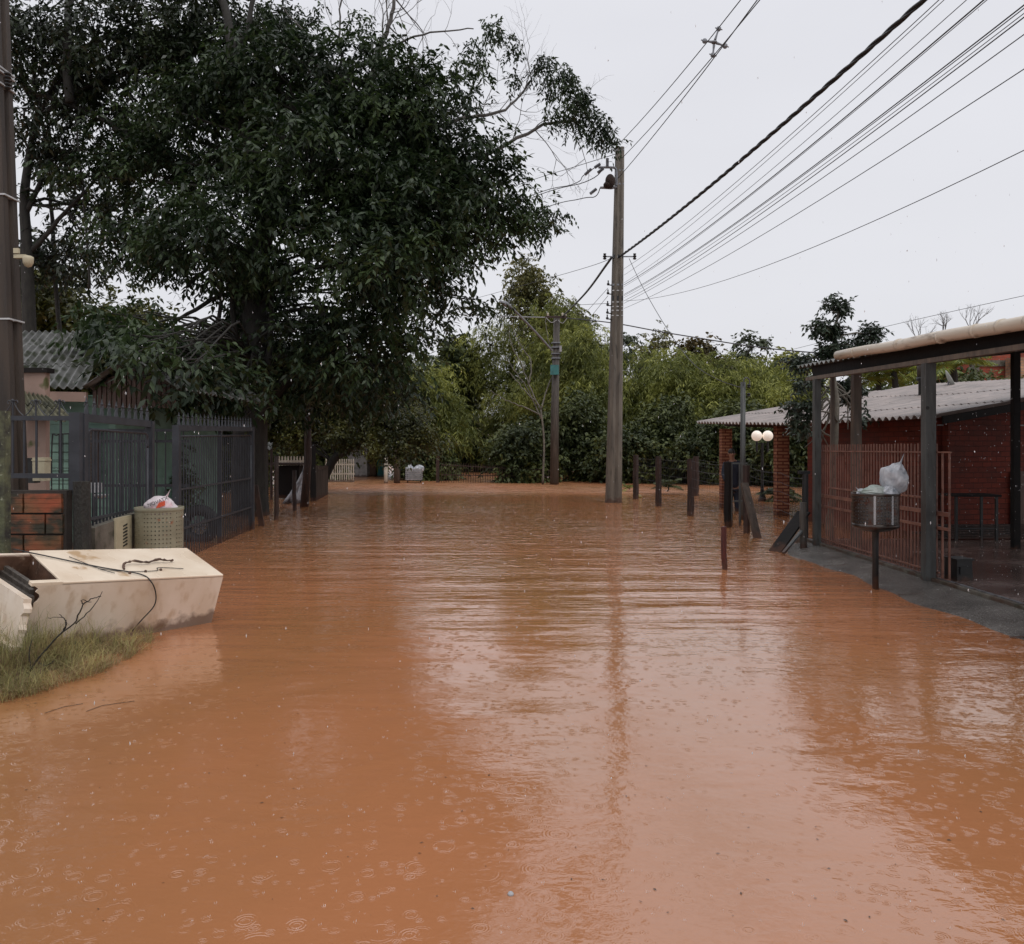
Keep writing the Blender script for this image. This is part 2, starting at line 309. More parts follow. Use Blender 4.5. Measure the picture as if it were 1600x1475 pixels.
# ------------------------------------------------------------------ water
def water_mat():
    m = bpy.data.materials.new('flood_water'); m.use_nodes = True; t = m.node_tree; N = t.nodes; L = t.links
    b = N['Principled BSDF']; b.inputs['IOR'].default_value = 1.95
    b.inputs['Specular IOR Level'].default_value = .5
    tcn = N.new('ShaderNodeTexCoord'); obj = tcn.outputs['Object']
    def noise(scale, mscale=(1, 1, 1), detail=3, rot=0, dist=0, rough=.5):
        mpn = N.new('ShaderNodeMapping'); mpn.inputs['Scale'].default_value = mscale; mpn.inputs['Rotation'].default_value = (0, 0, rot)
        L.new(obj, mpn.inputs[0]); n = N.new('ShaderNodeTexNoise'); n.inputs['Scale'].default_value = scale
        n.inputs['Detail'].default_value = detail; n.inputs['Distortion'].default_value = dist; n.inputs['Roughness'].default_value = rough
        L.new(mpn.outputs[0], n.inputs['Vector']); return n.outputs['Fac']
    def math_(op, a, b_=None, c=None, clamp=False):
        n = N.new('ShaderNodeMath'); n.operation = op; n.use_clamp = clamp
        for i, q in enumerate((a, b_, c)):
            if q is None: continue
            if isinstance(q, (int, float)): n.inputs[i].default_value = q
            else: L.new(q, n.inputs[i])
        return n.outputs[0]
    def rng(x, a, b_, c=0, d=1, smooth=True):
        n = N.new('ShaderNodeMapRange'); n.interpolation_type = 'SMOOTHSTEP' if smooth else 'LINEAR'
        for i, q in enumerate((x, a, b_, c, d)):
            if isinstance(q, (int, float)): n.inputs[i].default_value = q
            else: L.new(q, n.inputs[i])
        return n.outputs[0]
    sp = N.new('ShaderNodeSeparateXYZ'); L.new(obj, sp.inputs[0]); X, Y = sp.outputs[0], sp.outputs[1]
    # silt colour: broad orange and browner patches
    c = N.new('ShaderNodeMix'); c.data_type = 'RGBA'; L.new(rng(noise(.35, (1, .5, 1), 4), .35, .65), c.inputs[0])
    c.inputs[6].default_value = (.415, .168, .075, 1); c.inputs[7].default_value = (.335, .150, .062, 1)
    L.new(c.outputs[2], b.inputs['Base Color'])
    # long crests crossing the street, strongest in the middle distance
    crest = math_('MULTIPLY', math_('SUBTRACT', noise(1, (.28, 2.0, 1), 2, R(2), .15), .5), .020)
    crest = math_('MULTIPLY', crest, rng(Y, 3.6, 8.5, .12, 1))
    crest2 = math_('MULTIPLY', math_('SUBTRACT', noise(1, (1.1, 5.2, 1), 2, R(-6)), .5), .0095)
    crest2 = math_('MULTIPLY', crest2, rng(Y, 4.2, 9, .15, 1))
    rip = math_('MULTIPLY', math_('SUBTRACT', noise(1, (9, 15, 1), 3, R(10), .4), .5), .0022)
    patch = rng(noise(.5, (1, .8, 1), 2), .42, .6, .12, 1)
    rightm = rng(X, -.3, 2.2, .5, 2.0)
    rip = math_('MULTIPLY', math_('MULTIPLY', rip, patch), rightm)
    chop = math_('MULTIPLY', math_('SUBTRACT', noise(1, (3.2, 7.5, 1), 4, R(-4), .3, .6), .5), .006)
    chop = math_('MULTIPLY', chop, math_('MULTIPLY', rng(Y, 5, 15, .12, 1.6), rng(noise(.3, (1, .6, 1), 2), .35, .6, .5, 1.3)))
    pk = rng(noise(1, (5.5, 5.0, 1), 2, 0, .3), .54, .80)
    pk = math_('MULTIPLY', math_('MULTIPLY', pk, .017), math_('MULTIPLY', rng(Y, 7.5, 13, 0, 1), rng(noise(.35, (1, .5, 1), 2), .38, .58, .25, 1.2)))
    pk2 = math_('MULTIPLY', rng(noise(1, (11, 10, 1), 2, R(20)), .56, .8), .006)
    pk2 = math_('MULTIPLY', pk2, rng(Y, 9, 15, 0, 1))
    pk = math_('ADD', pk, pk2)
    fine = math_('MULTIPLY', math_('SUBTRACT', noise(1, (26, 34, 1), 2), .5), .0009)
    # sub-pixel roughness: churned by rain and current further out
    rgh = math_('ADD', rng(Y, 4, 25, .06, .08, False), math_('MULTIPLY', rng(Y, 25, 29, 0, 1), .22))
    L.new(math_('MULTIPLY', rgh, rng(noise(1.2, (1, 3, 1), 3), .35, .6, .7, 1.1)), b.inputs['Roughness'])
    # flowing, rougher water beyond the second pole
    flow = math_('MULTIPLY', math_('SUBTRACT', noise(1, (1.6, 4.5, 1), 4), .5), .05)
    flow = math_('MULTIPLY', flow, rng(Y, 23, 29, 0.04, 1))
    # rain rings: one expanding ring per voronoi cell
    def rings(scale, rmax, wl, amp, density, seed):
        mpn = N.new('ShaderNodeMapping'); mpn.inputs['Location'].default_value = (seed, seed*1.7, 0); L.new(obj, mpn.inputs[0])
        v = N.new('ShaderNodeTexVoronoi'); v.voronoi_dimensions = '2D'; v.inputs['Scale'].default_value = scale
        L.new(mpn.outputs[0], v.inputs['Vector'])
        d = math_('DIVIDE', v.outputs['Distance'], scale)
        cs = N.new('ShaderNodeSeparateColor'); L.new(v.outputs['Color'], cs.inputs[0])
        r0 = math_('MULTIPLY_ADD', cs.outputs[0], rmax*.85, rmax*.15)
        x = math_('SUBTRACT', d, r0)
        env = math_('EXPONENT', math_('MULTIPLY', math_('POWER', math_('ABSOLUTE', math_('DIVIDE', x, wl*1.1)), 2), -1))
        wv = math_('COSINE', math_('MULTIPLY', x, 6.283/wl))
        on = math_('GREATER_THAN', density, cs.outputs[1])
        fade = math_('SUBTRACT', 1.15, cs.outputs[0])
        h = math_('MULTIPLY', math_('MULTIPLY', wv, env), math_('MULTIPLY', on, math_('MULTIPLY', fade, rng(noise(6, (1, 1, 1), 2), .38, .56, .1, 1))))
        return math_('MULTIPLY', h, amp*.68)
    r = rings(5.5, .06, .013, .0007, .55, 3.1)
    for q in (rings(9, .04, .010, .0006, .5, 11.7), rings(4.0, .075, .015, .0006, .4, 7.7), rings(17, .022, .008, .0005, .5, 23.3)):
        r = math_('ADD', r, q)
    h = crest
    swell = math_('MULTIPLY', math_('SUBTRACT', noise(1, (1.1, 1.5, 1), 3, R(25), .5), .5), .016)
    for q in (crest2, rip, flow, r, chop, fine, pk, swell): h = math_('ADD', h, q)
    bn = N.new('ShaderNodeBump'); bn.inputs['Distance'].default_value = 1; bn.inputs['Strength'].default_value = 1
    L.new(h, bn.inputs['Height']); L.new(bn.outputs[0], b.inputs['Normal'])
    return m
m = MB(); m.add([(-70, -8, 0), (70, -8, 0), (70, 78, 0), (-70, 78, 0)], [(0, 1, 2, 3)])
tag(m.build('flood_water', water_mat(), origin=(0, 0, 0)), kind='structure')

# ------------------------------------------------------------------ ground
def sstep(a, b, x):
    t = max(0, min(1, (x-a)/(b-a))); return t*t*(3-2*t)
def edge_bank(Y):
    pts = [(3.5, -4.2), (4.6, -3.35), (5.0, -3.03), (5.5, -2.86), (5.9, -2.84), (6.3, -2.86), (6.7, -3.0), (7.3, -3.6), (8.2, -4.05), (9, -4.3), (10, -5.2)]
    if Y <= pts[0][0] or Y >= pts[-1][0]: return -99
    for (a, x0), (b, x1) in zip(pts, pts[1:]):
        if a <= Y <= b: return x0+(x1-x0)*(Y-a)/(b-a)
def gh(x, y):
    h = -.45
    e = edge_bank(y)
    if e > -50: h = -.45+.55*sstep(-.35, .45, e-x) if e-x > -.35 else h
    if y > 60: h = max(h, -.45+(y-60)*.06)
    return h
def hillz(x, y): return gh(x, y)
xs = sorted(set(list(np.linspace(-600, -12, 20))+list(np.arange(-12, 12, .2))+list(np.linspace(12, 600, 20))))
ys = sorted(set(list(np.arange(-10, 14, .2))+list(np.linspace(14, 60, 20))+list(np.linspace(62, 900, 24))))
vs = []; nx = len(xs)
for y in ys:
    for x in xs:
        z = gh(x, y)
        if y > 60: z = min(z, 9+3*math.sin(x*.013+1)+(2*math.sin(x*.05)))
        if z > 0 and y < 60: z += .03*math.sin(x*9+y*7)*math.sin(y*5)
        vs.append((x, y, z))
fs = [(j*nx+i, j*nx+i+1, (j+1)*nx+i+1, (j+1)*nx+i) for j in range(len(ys)-1) for i in range(nx-1)]
m = MB(); m.add(vs, fs); tag(m.build('ground', M['soil'], smooth=True, origin=(0, 0, 0)), kind='structure')

# pavement beside the right-hand gate: a slab sloping into the water, with joints
def pave_mat():
    m = mat('wet_pavement', (.15, .135, .12), (.07, .062, .055), 2.2, .28, .018, c3=(.26, .24, .22), c3thr=(.56, .68), c3scale=75, bscale=55, rough2=.12, mud=False)
    return m
M['pave'] = pave_mat()
M['drive'] = mat('wet_drive', (.17, .115, .10), (.10, .07, .06), 1.2, .3, .004, c3=(.22, .16, .14), c3thr=(.55, .7), rough2=.12, bscale=30, mud=False)
m = MB(); rnd = random.Random(3)
prof = [(-.35, -.25), (0, -.03), (.12, .012), (.3, .035), (.47, .06), (.62, .08)]
ysq = np.arange(1.0, 13.3, .1); nn_ = len(prof); vs = []
for y in ysq:
    wob = .05*math.sin(y*2.1)+.03*math.sin(y*5.3)
    for dx, z in prof: vs.append((3.86+dx+(wob if dx < .3 else 0), y, z+rnd.uniform(-.002, .002)-(.2*sstep(12.6, 13.3, y))))
fs = [(j*nn_+i, j*nn_+i+1, (j+1)*nn_+i+1, (j+1)*nn_+i) for j in range(len(ysq)-1) for i in range(nn_-1)]
m.add(vs, fs); tag(m.build('pavement', M['pave'], smooth=True), kind='structure')
m = MB()
for y in (4.2, 6.45, 8.35, 10.4): m.bar((3.93, y+.12, .008), (4.46, y-.05, .066), .018, .006)
tag(m.build('pavement_joint', M['mortar']), kind='structure')
m = MB(); m.box((4.515, 7.2, .055), (.05, 12, .11)); tag(m.build('kerb', M['concrete']), kind='structure')
m = MB(); vs = []
gx = np.arange(4.545, 14, .3); gy = np.arange(.5, 13.4, .3)
for y in gy:
    for x in gx: vs.append((x, y, .075+.012*math.sin(x*2.2+y)*math.sin(y*1.7)))
k = len(gx); m.add(vs, [(j*k+i, j*k+i+1, (j+1)*k+i+1, (j+1)*k+i) for j in range(len(gy)-1) for i in range(k-1)])
tag(m.build('driveway', M['drive'], smooth=True), kind='structure')

# ------------------------------------------------------------------ foliage tools
def sprays(C, D, rng, L=.28, pairs=4, ll=.13, lw=.035, droop=.5, jit=.35):
    """C centres (N,3), D directions (N,3) -> (N*2*pairs, 4, 3) leaflets set in two rows on a stalk"""
    N_ = len(C); D = D/(np.linalg.norm(D, axis=1, keepdims=True)+1e-9)
    up = np.array([0, 0, 1.0]); side = np.cross(D, up); side /= (np.linalg.norm(side, axis=1, keepdims=True)+1e-6)
    out = []
    Ls = L*rng.uniform(.6, 1.25, (N_, 1))
    for i in range(pairs):
        t = (i+.6)/pairs
        base = C+D*Ls*t-up*(droop*Ls*t*t)
        for s_ in (-1, 1):
            ld = D*.55+side*s_*.8-up*droop*.9+rng.normal(0, jit, (N_, 3)); ld /= np.linalg.norm(ld, axis=1, keepdims=True)
            wd = np.cross(ld, up+rng.normal(0, .5, (N_, 3))); wd /= (np.linalg.norm(wd, axis=1, keepdims=True)+1e-6)
            l = ll*rng.uniform(.6, 1.2, (N_, 1)); w = lw*rng.uniform(.7, 1.2, (N_, 1))
            bend = np.array([0, 0, -1.0])*l*.12
            out.append(np.stack([base, base+ld*l*.45+wd*w, base+ld*l+bend, base+ld*l*.45-wd*w], axis=1))
    return np.concatenate(out, axis=0)
def nodes_in(lobes, n, rng, inner=.35):
    w = np.array([l[1][0]*l[1][2] for l in lobes]); w = w/w.sum(); idx = rng.choice(len(lobes), n, p=w)
    cs = np.array([list(l[0]) for l in lobes]); rs = np.array([list(l[1]) for l in lobes])
    d = rng.normal(0, 1, (n, 3)); d /= np.linalg.norm(d, axis=1, keepdims=True)
    r = rng.uniform(inner**3, 1, (n, 1))**(1/3.)
    return cs[idx]+d*rs[idx]*r, d, idx
def tree(name, label, cat, base, trunk, lobes, n_nodes, per, leaf, bark, leafm, group=None, clump=.3, seed=1, limbs=True, inner=.35,
         twig_r=.012, down=.25, zmin=None, flat=.6):
    rng = np.random.default_rng(seed); rd = random.Random(seed)
    T = thing(name, label, cat, base, group)
    tb = MB()
    limb(tb, [p for p, r in trunk], trunk[0][1], trunk[-1][1], 10, 5, .02)
    top = Vector(trunk[-1][0]); tp = smoothpath([p for p, r in trunk], 5)
    hubs = []
    for c, r in lobes:
        c = Vector(c)
        st = min(tp[len(tp)//3:], key=lambda q: (q-c).length+max(0, q.z-c.z)*1.5)
        if limbs:
            mid = st.lerp(c, .5)+Vector((rd.uniform(-.2, .2), rd.uniform(-.2, .2), .12*(c-st).length*rd.uniform(-.3, 1)))
            rr = max(.02, min(trunk[-1][1]*.9, .035*max(r)+.02)); limb(tb, [st, mid, c], rr, rr*.45, 6, 4, .03)
        hubs.append(c)
    Pn, Dn, idx = nodes_in(lobes, n_nodes, rng, inner)
    if zmin is not None:
        k_ = Pn[:, 2] > zmin; Pn, Dn, idx = Pn[k_], Dn[k_], idx[k_]
    if limbs:
        for p, i in zip(Pn[::2], idx[::2]):
            p = Vector(p); h = hubs[i]; mid = h.lerp(p, .5)+Vector((0, 0, .08*(p-h).length))
            tb.tube([h, mid, p], [twig_r*1.6, twig_r, twig_r*.4], 4, False)
    tb.build('trunk', bark, T, True)
    C = np.repeat(Pn, per, axis=0)+rng.normal(0, clump, (len(Pn)*per, 3))*np.array([1, 1, flat])
    D = np.repeat(Dn, per, axis=0)*.8+rng.normal(0, .7, (len(C), 3)); D[:, 2] -= down
    if zmin is not None:
        k_ = C[:, 2] > zmin; C, D = C[k_], D[k_]
    np_mesh('crown', sprays(C, D, rng, **leaf), leafm, T)
    return T
def LB(px, py, Y, rpx, fl=.85, fy=1.): r = rpx*Y/1300; return (P(px, py, Y), (r, r*fy, r*fl))
def barebranch(m, p, d, L, r, depth, rd, spread=.6, up=.15):
    if depth == 0 or r < .0015: return
    pts = [p]; n = 4; q = Vector(p); dd = Vector(d).normalized()
    for i in range(n):
        dd = (dd+Vector([rd.uniform(-.22, .22) for _ in range(3)])+Vector((0, 0, up*.2))).normalized(); q = q+dd*L/n; pts.append(q.copy())
    m.tube(pts, [r*(1-.45*i/n) for i in range(n+1)], 4 if depth < 3 else 5, False)
    for k in range(rd.choice([2, 2, 3])):
        i = rd.randint(2, n) if k else n
        nd = (dd+Vector([rd.uniform(-spread, spread) for _ in range(3)])).normalized()
        barebranch(m, pts[i], nd, L*rd.uniform(.6, .85), r*.55, depth-1, rd, spread, up)

#==TREES==
LFM = dict(L=.34, pairs=4, ll=.18, lw=.033, droop=.6)
Y0 = 19.0
base = P(392, 790, 18.6); base.z = -.3
main_l = [LB(*a) for a in [(430,135,19,105),(540,125,19,100),(620,190,18.5,100),(330,190,20,110),(705,235,19,75),(480,270,17.5,125),
  (640,330,18,115),(765,290,19,46),(350,370,17.5,115),(560,420,17,125),(680,392,18.5,76),(775,345,19,45),(430,515,20,88),
  (560,545,17.5,100),(632,500,19,62),(235,385,19,50),(240,270,20,80),(712,462,19.5,32),(350,585,18.5,65),(500,590,19,75),
  (255,555,19.5,50),(820,345,19.5,22),(600,600,20,50),
  (240,565,13.2,36),(268,585,13.6,46),(320,590,14.5,50),(215,515,13.8,36),(375,600,16,48),(285,545,14.5,42),(236,575,11.6,30),(212,552,11.4,24),(245,545,11.6,28),(268,575,11.6,28),(226,598,11.5,18),(262,605,11.9,24),(210,530,12.5,26),(170,500,14,30),(250,540,12.5,34)]]
_r = random.Random(31); extra = []
for c_, r_ in main_l:
    for _k in range(3):
        a_ = _r.uniform(0, 6.28); e_ = _r.uniform(-.5, .9); q_ = r_[0]*_r.uniform(1.0, 1.35); rr_ = r_[0]*_r.uniform(.22, .36)
        extra.append((c_+Vector((math.cos(a_)*math.cos(e_)*q_, math.sin(a_)*math.cos(e_)*q_*.8, math.sin(e_)*q_*.85)), (rr_, rr_, rr_*.45)))
main_l = [(c_, (r_[0], r_[1], r_[2]*.80)) for c_, r_ in main_l]+extra
T = tree('shade_tree', 'huge dark dense tree overhanging the left side of the flooded street behind the slate gates', 'tree', base,
     [(base, .42), (P(392,640,18.6), .34), (P(398,520,18.6), .30), (P(402,420,18.7), .26), (P(430,300,18.9), .18), (P(470,180,19), .12)],
     main_l, 1050, 14, LFM, M['bark'], M['leaf_main'], seed=11, clump=.31, inner=.35, flat=.4)
m = MB(); rd = random.Random(4)       # heavy limbs, aerial stems and the leaning limb to the right
for pts, r0, r1 in [([P(396,560,19.6), P(350,400,20), P(310,310,20.3), P(235,235,20.5), P(140,175,20.6), P(45,142,20.7)], .16, .06),
                    ([P(400,640,18.5), P(470,575,18.2), P(520,520,18), P(490,470,18)], .16, .07),
                    ([P(402,440,18.6), P(330,470,18.2), P(260,510,18)], .07, .03),
                    ([P(405,420,18.6), P(350,405,18), P(290,450,17.8)], .06, .03),
                    ([P(372,650,18.3), P(368,560,18.3), P(360,430,18.2)], .09, .05),
                    ([P(412,650,18.3), P(420,560,18.4), P(425,430,18.4)], .10, .05),
                    ([P(385,650,18.4), P(340,560,18.2), P(350,420,18)], .06, .04),
                    ([P(430,330,19), P(366,150,19), P(360,60,19), P(345,-10,19)], .16, .08),
                    ([P(363,80,19), P(385,40,19), P(400,-20,19)], .08, .05)]:
    limb(m, pts, r0, r1, 8, 6, .03)
m.build('limb', M['bark'], T, True)
m = MB(); rd = random.Random(9)
for pts, r0, r1 in [([P(560,200,19), P(590,90,19), P(610,30,19), P(618,-20,19)], .07, .035),
                    ([P(640,260,19), P(760,240,19.5), P(850,195,20), P(905,190,20.5)], .06, .025),
                    ([P(620,220,19), P(720,187,19), P(790,170,19.4), P(830,125,19.8)], .055, .02),
                    ([P(600,75,19), P(660,55,19), P(740,45,19)], .03, .012),
                    ([P(500,130,19), P(480,60,19), P(440,10,19)], .03, .014),
                    ([P(535,120,19), P(530,50,19), P(535,-10,19)], .035, .014)]:
    q = smoothpath(pts, 5); limb(m, pts, r0, r1, 6, 6, .03)
    for i in range(3, len(q), 2):
        d = (q[i]-q[i-3]).normalized()
        for s_ in (-1, 1):
            if rd.random() < .75:
                dd = (d*.5+Vector((rd.uniform(-.3, .3), rd.uniform(-.5, .5), s_*.8))).normalized()
                barebranch(m, q[i], dd, rd.uniform(.5, 1.0), r1*.55, 4, rd, .7, .1)
m.build('bare_branches', M['twig'], T)
rng = np.random.default_rng(5); Cs = []
for px, py, r, n in [(855,95,12,12),(870,125,20,26),(885,115,16,20),(905,150,18,28),(925,180,17,26),(945,200,12,16),(960,222,9,9),(780,45,12,8),(800,70,14,12),(760,55,14,8),
                     (890,165,22,26),(868,175,20,16),(750,90,18,12),(770,35,10,6),(735,75,12,8),(840,110,14,8),(905,200,14,10),(930,212,10,9),(870,330,5,4),(850,325,7,6),(890,333,4,3),(838,350,8,8),(850,358,6,5),
                     (470,40,20,14),(490,20,18,10),(560,30,22,16),(430,25,18,12),(800,120,14,8),(620,110,26,18),(700,150,24,18),(740,160,22,16),(660,130,18,12)]:
    c = np.array(P(px, py, 19.6)); k = n*2; Cs.append(c+rng.normal(0, r*19.6/1300*.6, (k, 3)))
Cs = np.concatenate(Cs); D = rng.normal(0, .7, Cs.shape); D[:, 2] -= .5
np_mesh('outer_leaves', sprays(Cs, D, rng, L=.26, pairs=4, ll=.13, lw=.024, droop=.6), M['leaf_main'], T)

# sparse tree at far left, gaps of sky
base = P(50, 790, 21); base.z = -.3
sp_l = [LB(*a) for a in [(60,40,20,60),(150,60,20,70),(230,90,20,70),(100,130,21,60),(180,170,21,60),(40,170,20,38),(110,250,21,42),(60,300,21,38),(140,330,22,48),
   (40,400,22,45),(110,400,22,45),(190,330,22,40),(260,20,20,70),(330,40,20,60),(390,60,20.5,50),(200,240,21,45),(70,210,21,30),(300,110,20,60),(20,80,20,40),(420,20,20.5,35)]]
T2 = tree('sparse_tree', 'thin leaved tree with sky gaps behind the tall pole at the left edge', 'tree', base,
     [(base, .20), (P(48,560,21), .17), (P(42,400,21), .15), (P(38,300,21), .12), (P(60,180,21), .08)],
     sp_l, 430, 9, LFM, M['bark'], M['leaf_main2'], seed=21, clump=.27, inner=.3, flat=.4)
m = MB()
for pts, r0, r1 in [([P(42,330,21), P(75,250,21), P(60,170,21)], .07, .03), ([P(42,400,21), P(105,330,21), P(180,245,21)], .07, .025),
                    ([P(95,560,22), P(82,340,22), P(75,200,22), P(55,150,22)], .06, .03), ([P(140,450,20), P(130,300,20), P(118,180,20)], .03, .02),
                    ([P(45,320,21), P(100,330,21), P(125,360,21)], .04, .02), ([P(110,160,20), P(105,60,20), P(112,-20,20)], .11, .08)]:
    limb(m, pts, r0, r1, 6, 6, .03)
m.build('limb', M['bark'], T2, True)

def bg(name, label, px, top, hw, Y, n, per, leaf, lm, seed, group=None, bark='bark', bottom=750, clump=.4, inner=.3, nl=9, cat='tree', zmin=0.05, shape=1.0):
    rd = random.Random(seed); lobes = []
    H = bottom-top
    for i in range(nl):
        t = (i+.5)/nl; py = bottom-H*.12-H*.78*t
        wid = hw*(1-.55*abs(t-.42)**1.3*shape)*(.9 if t < .8 else .6)
        r = hw*rd.uniform(.42, .62)*(1 if t < .75 else .72)
        lobes.append(LB(px+rd.uniform(-1, 1)*(wid-r*.5), py, Y+rd.uniform(-1, 1)*hw*Y/1300*.6, r, rd.uniform(.7, 1)))
    b0 = P(px, bottom, Y); b0.z = max(-.3, gh(b0.x, Y)-.3)
    rt = .05+hw*Y/1300*.05
    tr = [(b0, rt), (P(px+rd.uniform(-8, 8), bottom-H*.4, Y), rt*.7), (P(px+rd.uniform(-10, 10), top+H*.22, Y), rt*.3)]
    tr = [(Vector(p), r) for p, r in tr]
    return tree(name, label, cat, b0, tr, lobes, n, per, leaf, M[bark], lm, group, clump, seed, True, inner, .012, zmin=zmin)
LBAM = dict(L=.45, pairs=4, ll=.30, lw=.030, droop=.8, jit=.3)
LBUSH = dict(L=.35, pairs=3, ll=.20, lw=.055, droop=.5)
LFAR = dict(L=.6, pairs=3, ll=.40, lw=.12, droop=.4)
GB = 'bamboo clumps across the far side of the flood'
for i, (px, top, hw, Y, lab) in enumerate([
    (655, 560, 62, 41, 'dim bamboo clump beyond the two white bags on the far bin'),
    (725, 540, 72, 60, 'green bamboo clump right behind the far brown gate'),
    (795, 465, 80, 52, 'bamboo clump behind the bare pale twigs left of the wooden pole'),
    (865, 440, 72, 46, 'tall bamboo clump directly behind the brown pole with the teal box'),
    (915, 500, 58, 42, 'yellow green bamboo clump just left of the concrete pole'),
    (1000, 530, 62, 44, 'bamboo clump just right of the concrete pole'),
    (1065, 545, 62, 42, 'bamboo clump between the concrete pole and the thin steel post'),
    (1125, 555, 60, 41, 'dark bamboo clump behind the thin steel post'),
    (1185, 550, 58, 43, 'bamboo clump above the veranda with the white globes'),
    (1245, 560, 55, 40, 'bamboo clump at the right end of the row near the carport corner')]):
    bg('bamboo_clump', lab, px, top, hw, Y, 260, 14, LBAM, M['leaf_bamboo'], 100+i, GB, clump=.5, nl=12, inner=.45, cat='bamboo')
for i, (px, top, hw, Y, lab) in enumerate([
    (738, 690, 50, 63, 'low bright bush on the bank far behind the brown gate'),
    (820, 655, 48, 37, 'dark leafy bush left of the foot of the brown wooden pole'),
    (905, 600, 46, 38, 'dark leafy bush between the brown pole and the concrete pole'),
    (985, 665, 44, 36, 'dark bush right of the concrete pole behind the first fence post'),
    (1045, 615, 44, 37, 'dark bush behind the wire fence and tallest brown posts'),
    (1100, 670, 44, 35, 'dark bush left of the veranda pillar with the person'),
    (1165, 625, 48, 35, 'dark bush seen through the veranda behind the globe lamp'),
    (1235, 645, 50, 33, 'dark bush seen right of the right-hand brick pillar'),
    (668, 690, 26, 39, 'low dim bush beside the far bin with white bags')]):
    bg('bush', lab, px, top, hw, Y, 200, 14, LBUSH, M['leaf_bush'], 200+i, 'bushes along the far waterline', bottom=758, clump=.35, nl=8, cat='bush', shape=.5)
bg('tall_tree', 'tall yellowish tree rising above the bamboo left of the concrete pole', 838, 380, 64, 50, 420, 13, dict(L=.5, pairs=4, ll=.26, lw=.06, droop=.6), M['leaf_tall'], 301, nl=12, inner=.3, clump=.45)
bg('distant_tree', 'dark distant tree top just left of the concrete pole', 918, 474, 50, 85, 200, 12, LFAR, M['leaf_far'], 302, 'distant trees on the skyline')
bg('distant_tree', 'dark distant tree top right behind the concrete pole', 962, 490, 45, 85, 160, 12, LFAR, M['leaf_far'], 303, 'distant trees on the skyline')
bg('skyline_tree', 'narrow pointed tree right of the concrete pole on the skyline', 1026, 486, 32, 55, 120, 10, dict(L=.5, pairs=3, ll=.3, lw=.07, droop=.6), M['leaf_tall'], 304, 'distant trees on the skyline')
bg('brown_tree', 'rusty brown tree top above the bamboo in mid skyline', 1095, 516, 52, 60, 180, 12, LFAR, M['leaf_brown'], 305, 'distant trees on the skyline')
bg('umbrella_tree', 'broad flat topped dark tree on the skyline left of the veranda roof', 1165, 502, 55, 70, 120, 12, LFAR, M['leaf_far'], 306, 'distant trees on the skyline', nl=7)
bg('skyline_tree', 'green tree on the skyline just left of the carport roof corner', 1232, 530, 45, 55, 160, 12, LFAR, M['leaf_bamboo'], 307, 'distant trees on the skyline')
bg('skyline_tree', 'dim green tree behind the big shade tree at middle left', 700, 505, 60, 52, 200, 12, LFAR, M['leaf_bush'], 308)
GL = 'trees behind the left-hand houses'
bg('left_tree', 'olive tree behind the tall pole at the left edge', 60, 385, 110, 27, 420, 14, LBUSH, M['leaf_shrub'], 311, GL, clump=.4, nl=12, bottom=740)
bg('left_tree', 'olive tree above the grey corrugated roof of the mint house', 200, 440, 100, 28, 380, 14, LBUSH, M['leaf_shrub'], 312, GL, clump=.4, nl=11, bottom=740)
bg('left_tree', 'dark tree behind the far slate gate panel', 320, 520, 80, 29, 330, 14, LBUSH, M['leaf_bush'], 313, GL, clump=.4, nl=9, bottom=745)
bg('left_tree', 'dim tree directly behind the trunk of the great shade tree', 420, 520, 80, 33, 330, 14, LBUSH, M['leaf_bush'], 314, GL, clump=.4, nl=9, bottom=748)
bg('left_tree', 'dim tree behind the leaning dark timber pole', 505, 530, 70, 40, 330, 14, LBUSH, M['leaf_bush'], 315, GL, clump=.45, nl=9, bottom=748)
bg('left_tree', 'dim tree above the teal house at the far left bank', 590, 550, 70, 46, 330, 14, LBUSH, M['leaf_bush'], 316, GL, clump=.45, nl=9, bottom=730)
# small leaning fruit tree under the big crown
b0 = P(497, 772, 27.5); b0.z = -.3
tree('leaning_tree', 'small yellow green tree with leaning trunk in front of the teal house', 'tree', b0,
     [(b0, .17), (P(518,722,27.5), .15), (P(560,694,27.5), .12), (P(600,668,27.5), .08)],
     [LB(*a) for a in [(440,655,28,30),(475,640,28,34),(520,640,28,34),(565,650,27.5,36),(610,655,27.5,34),(645,670,27,28),(670,690,27,18),(590,690,26.5,22),(625,700,26.5,16),
      (420,670,28.5,22),(535,675,27,26),(470,680,28,24),(580,625,28,30),(640,640,28,24)]], 480, 10, dict(L=.28, pairs=3, ll=.12, lw=.034, droop=.55), M['bark'], M['leaf_shrub'], seed=41, clump=.2, inner=.3)
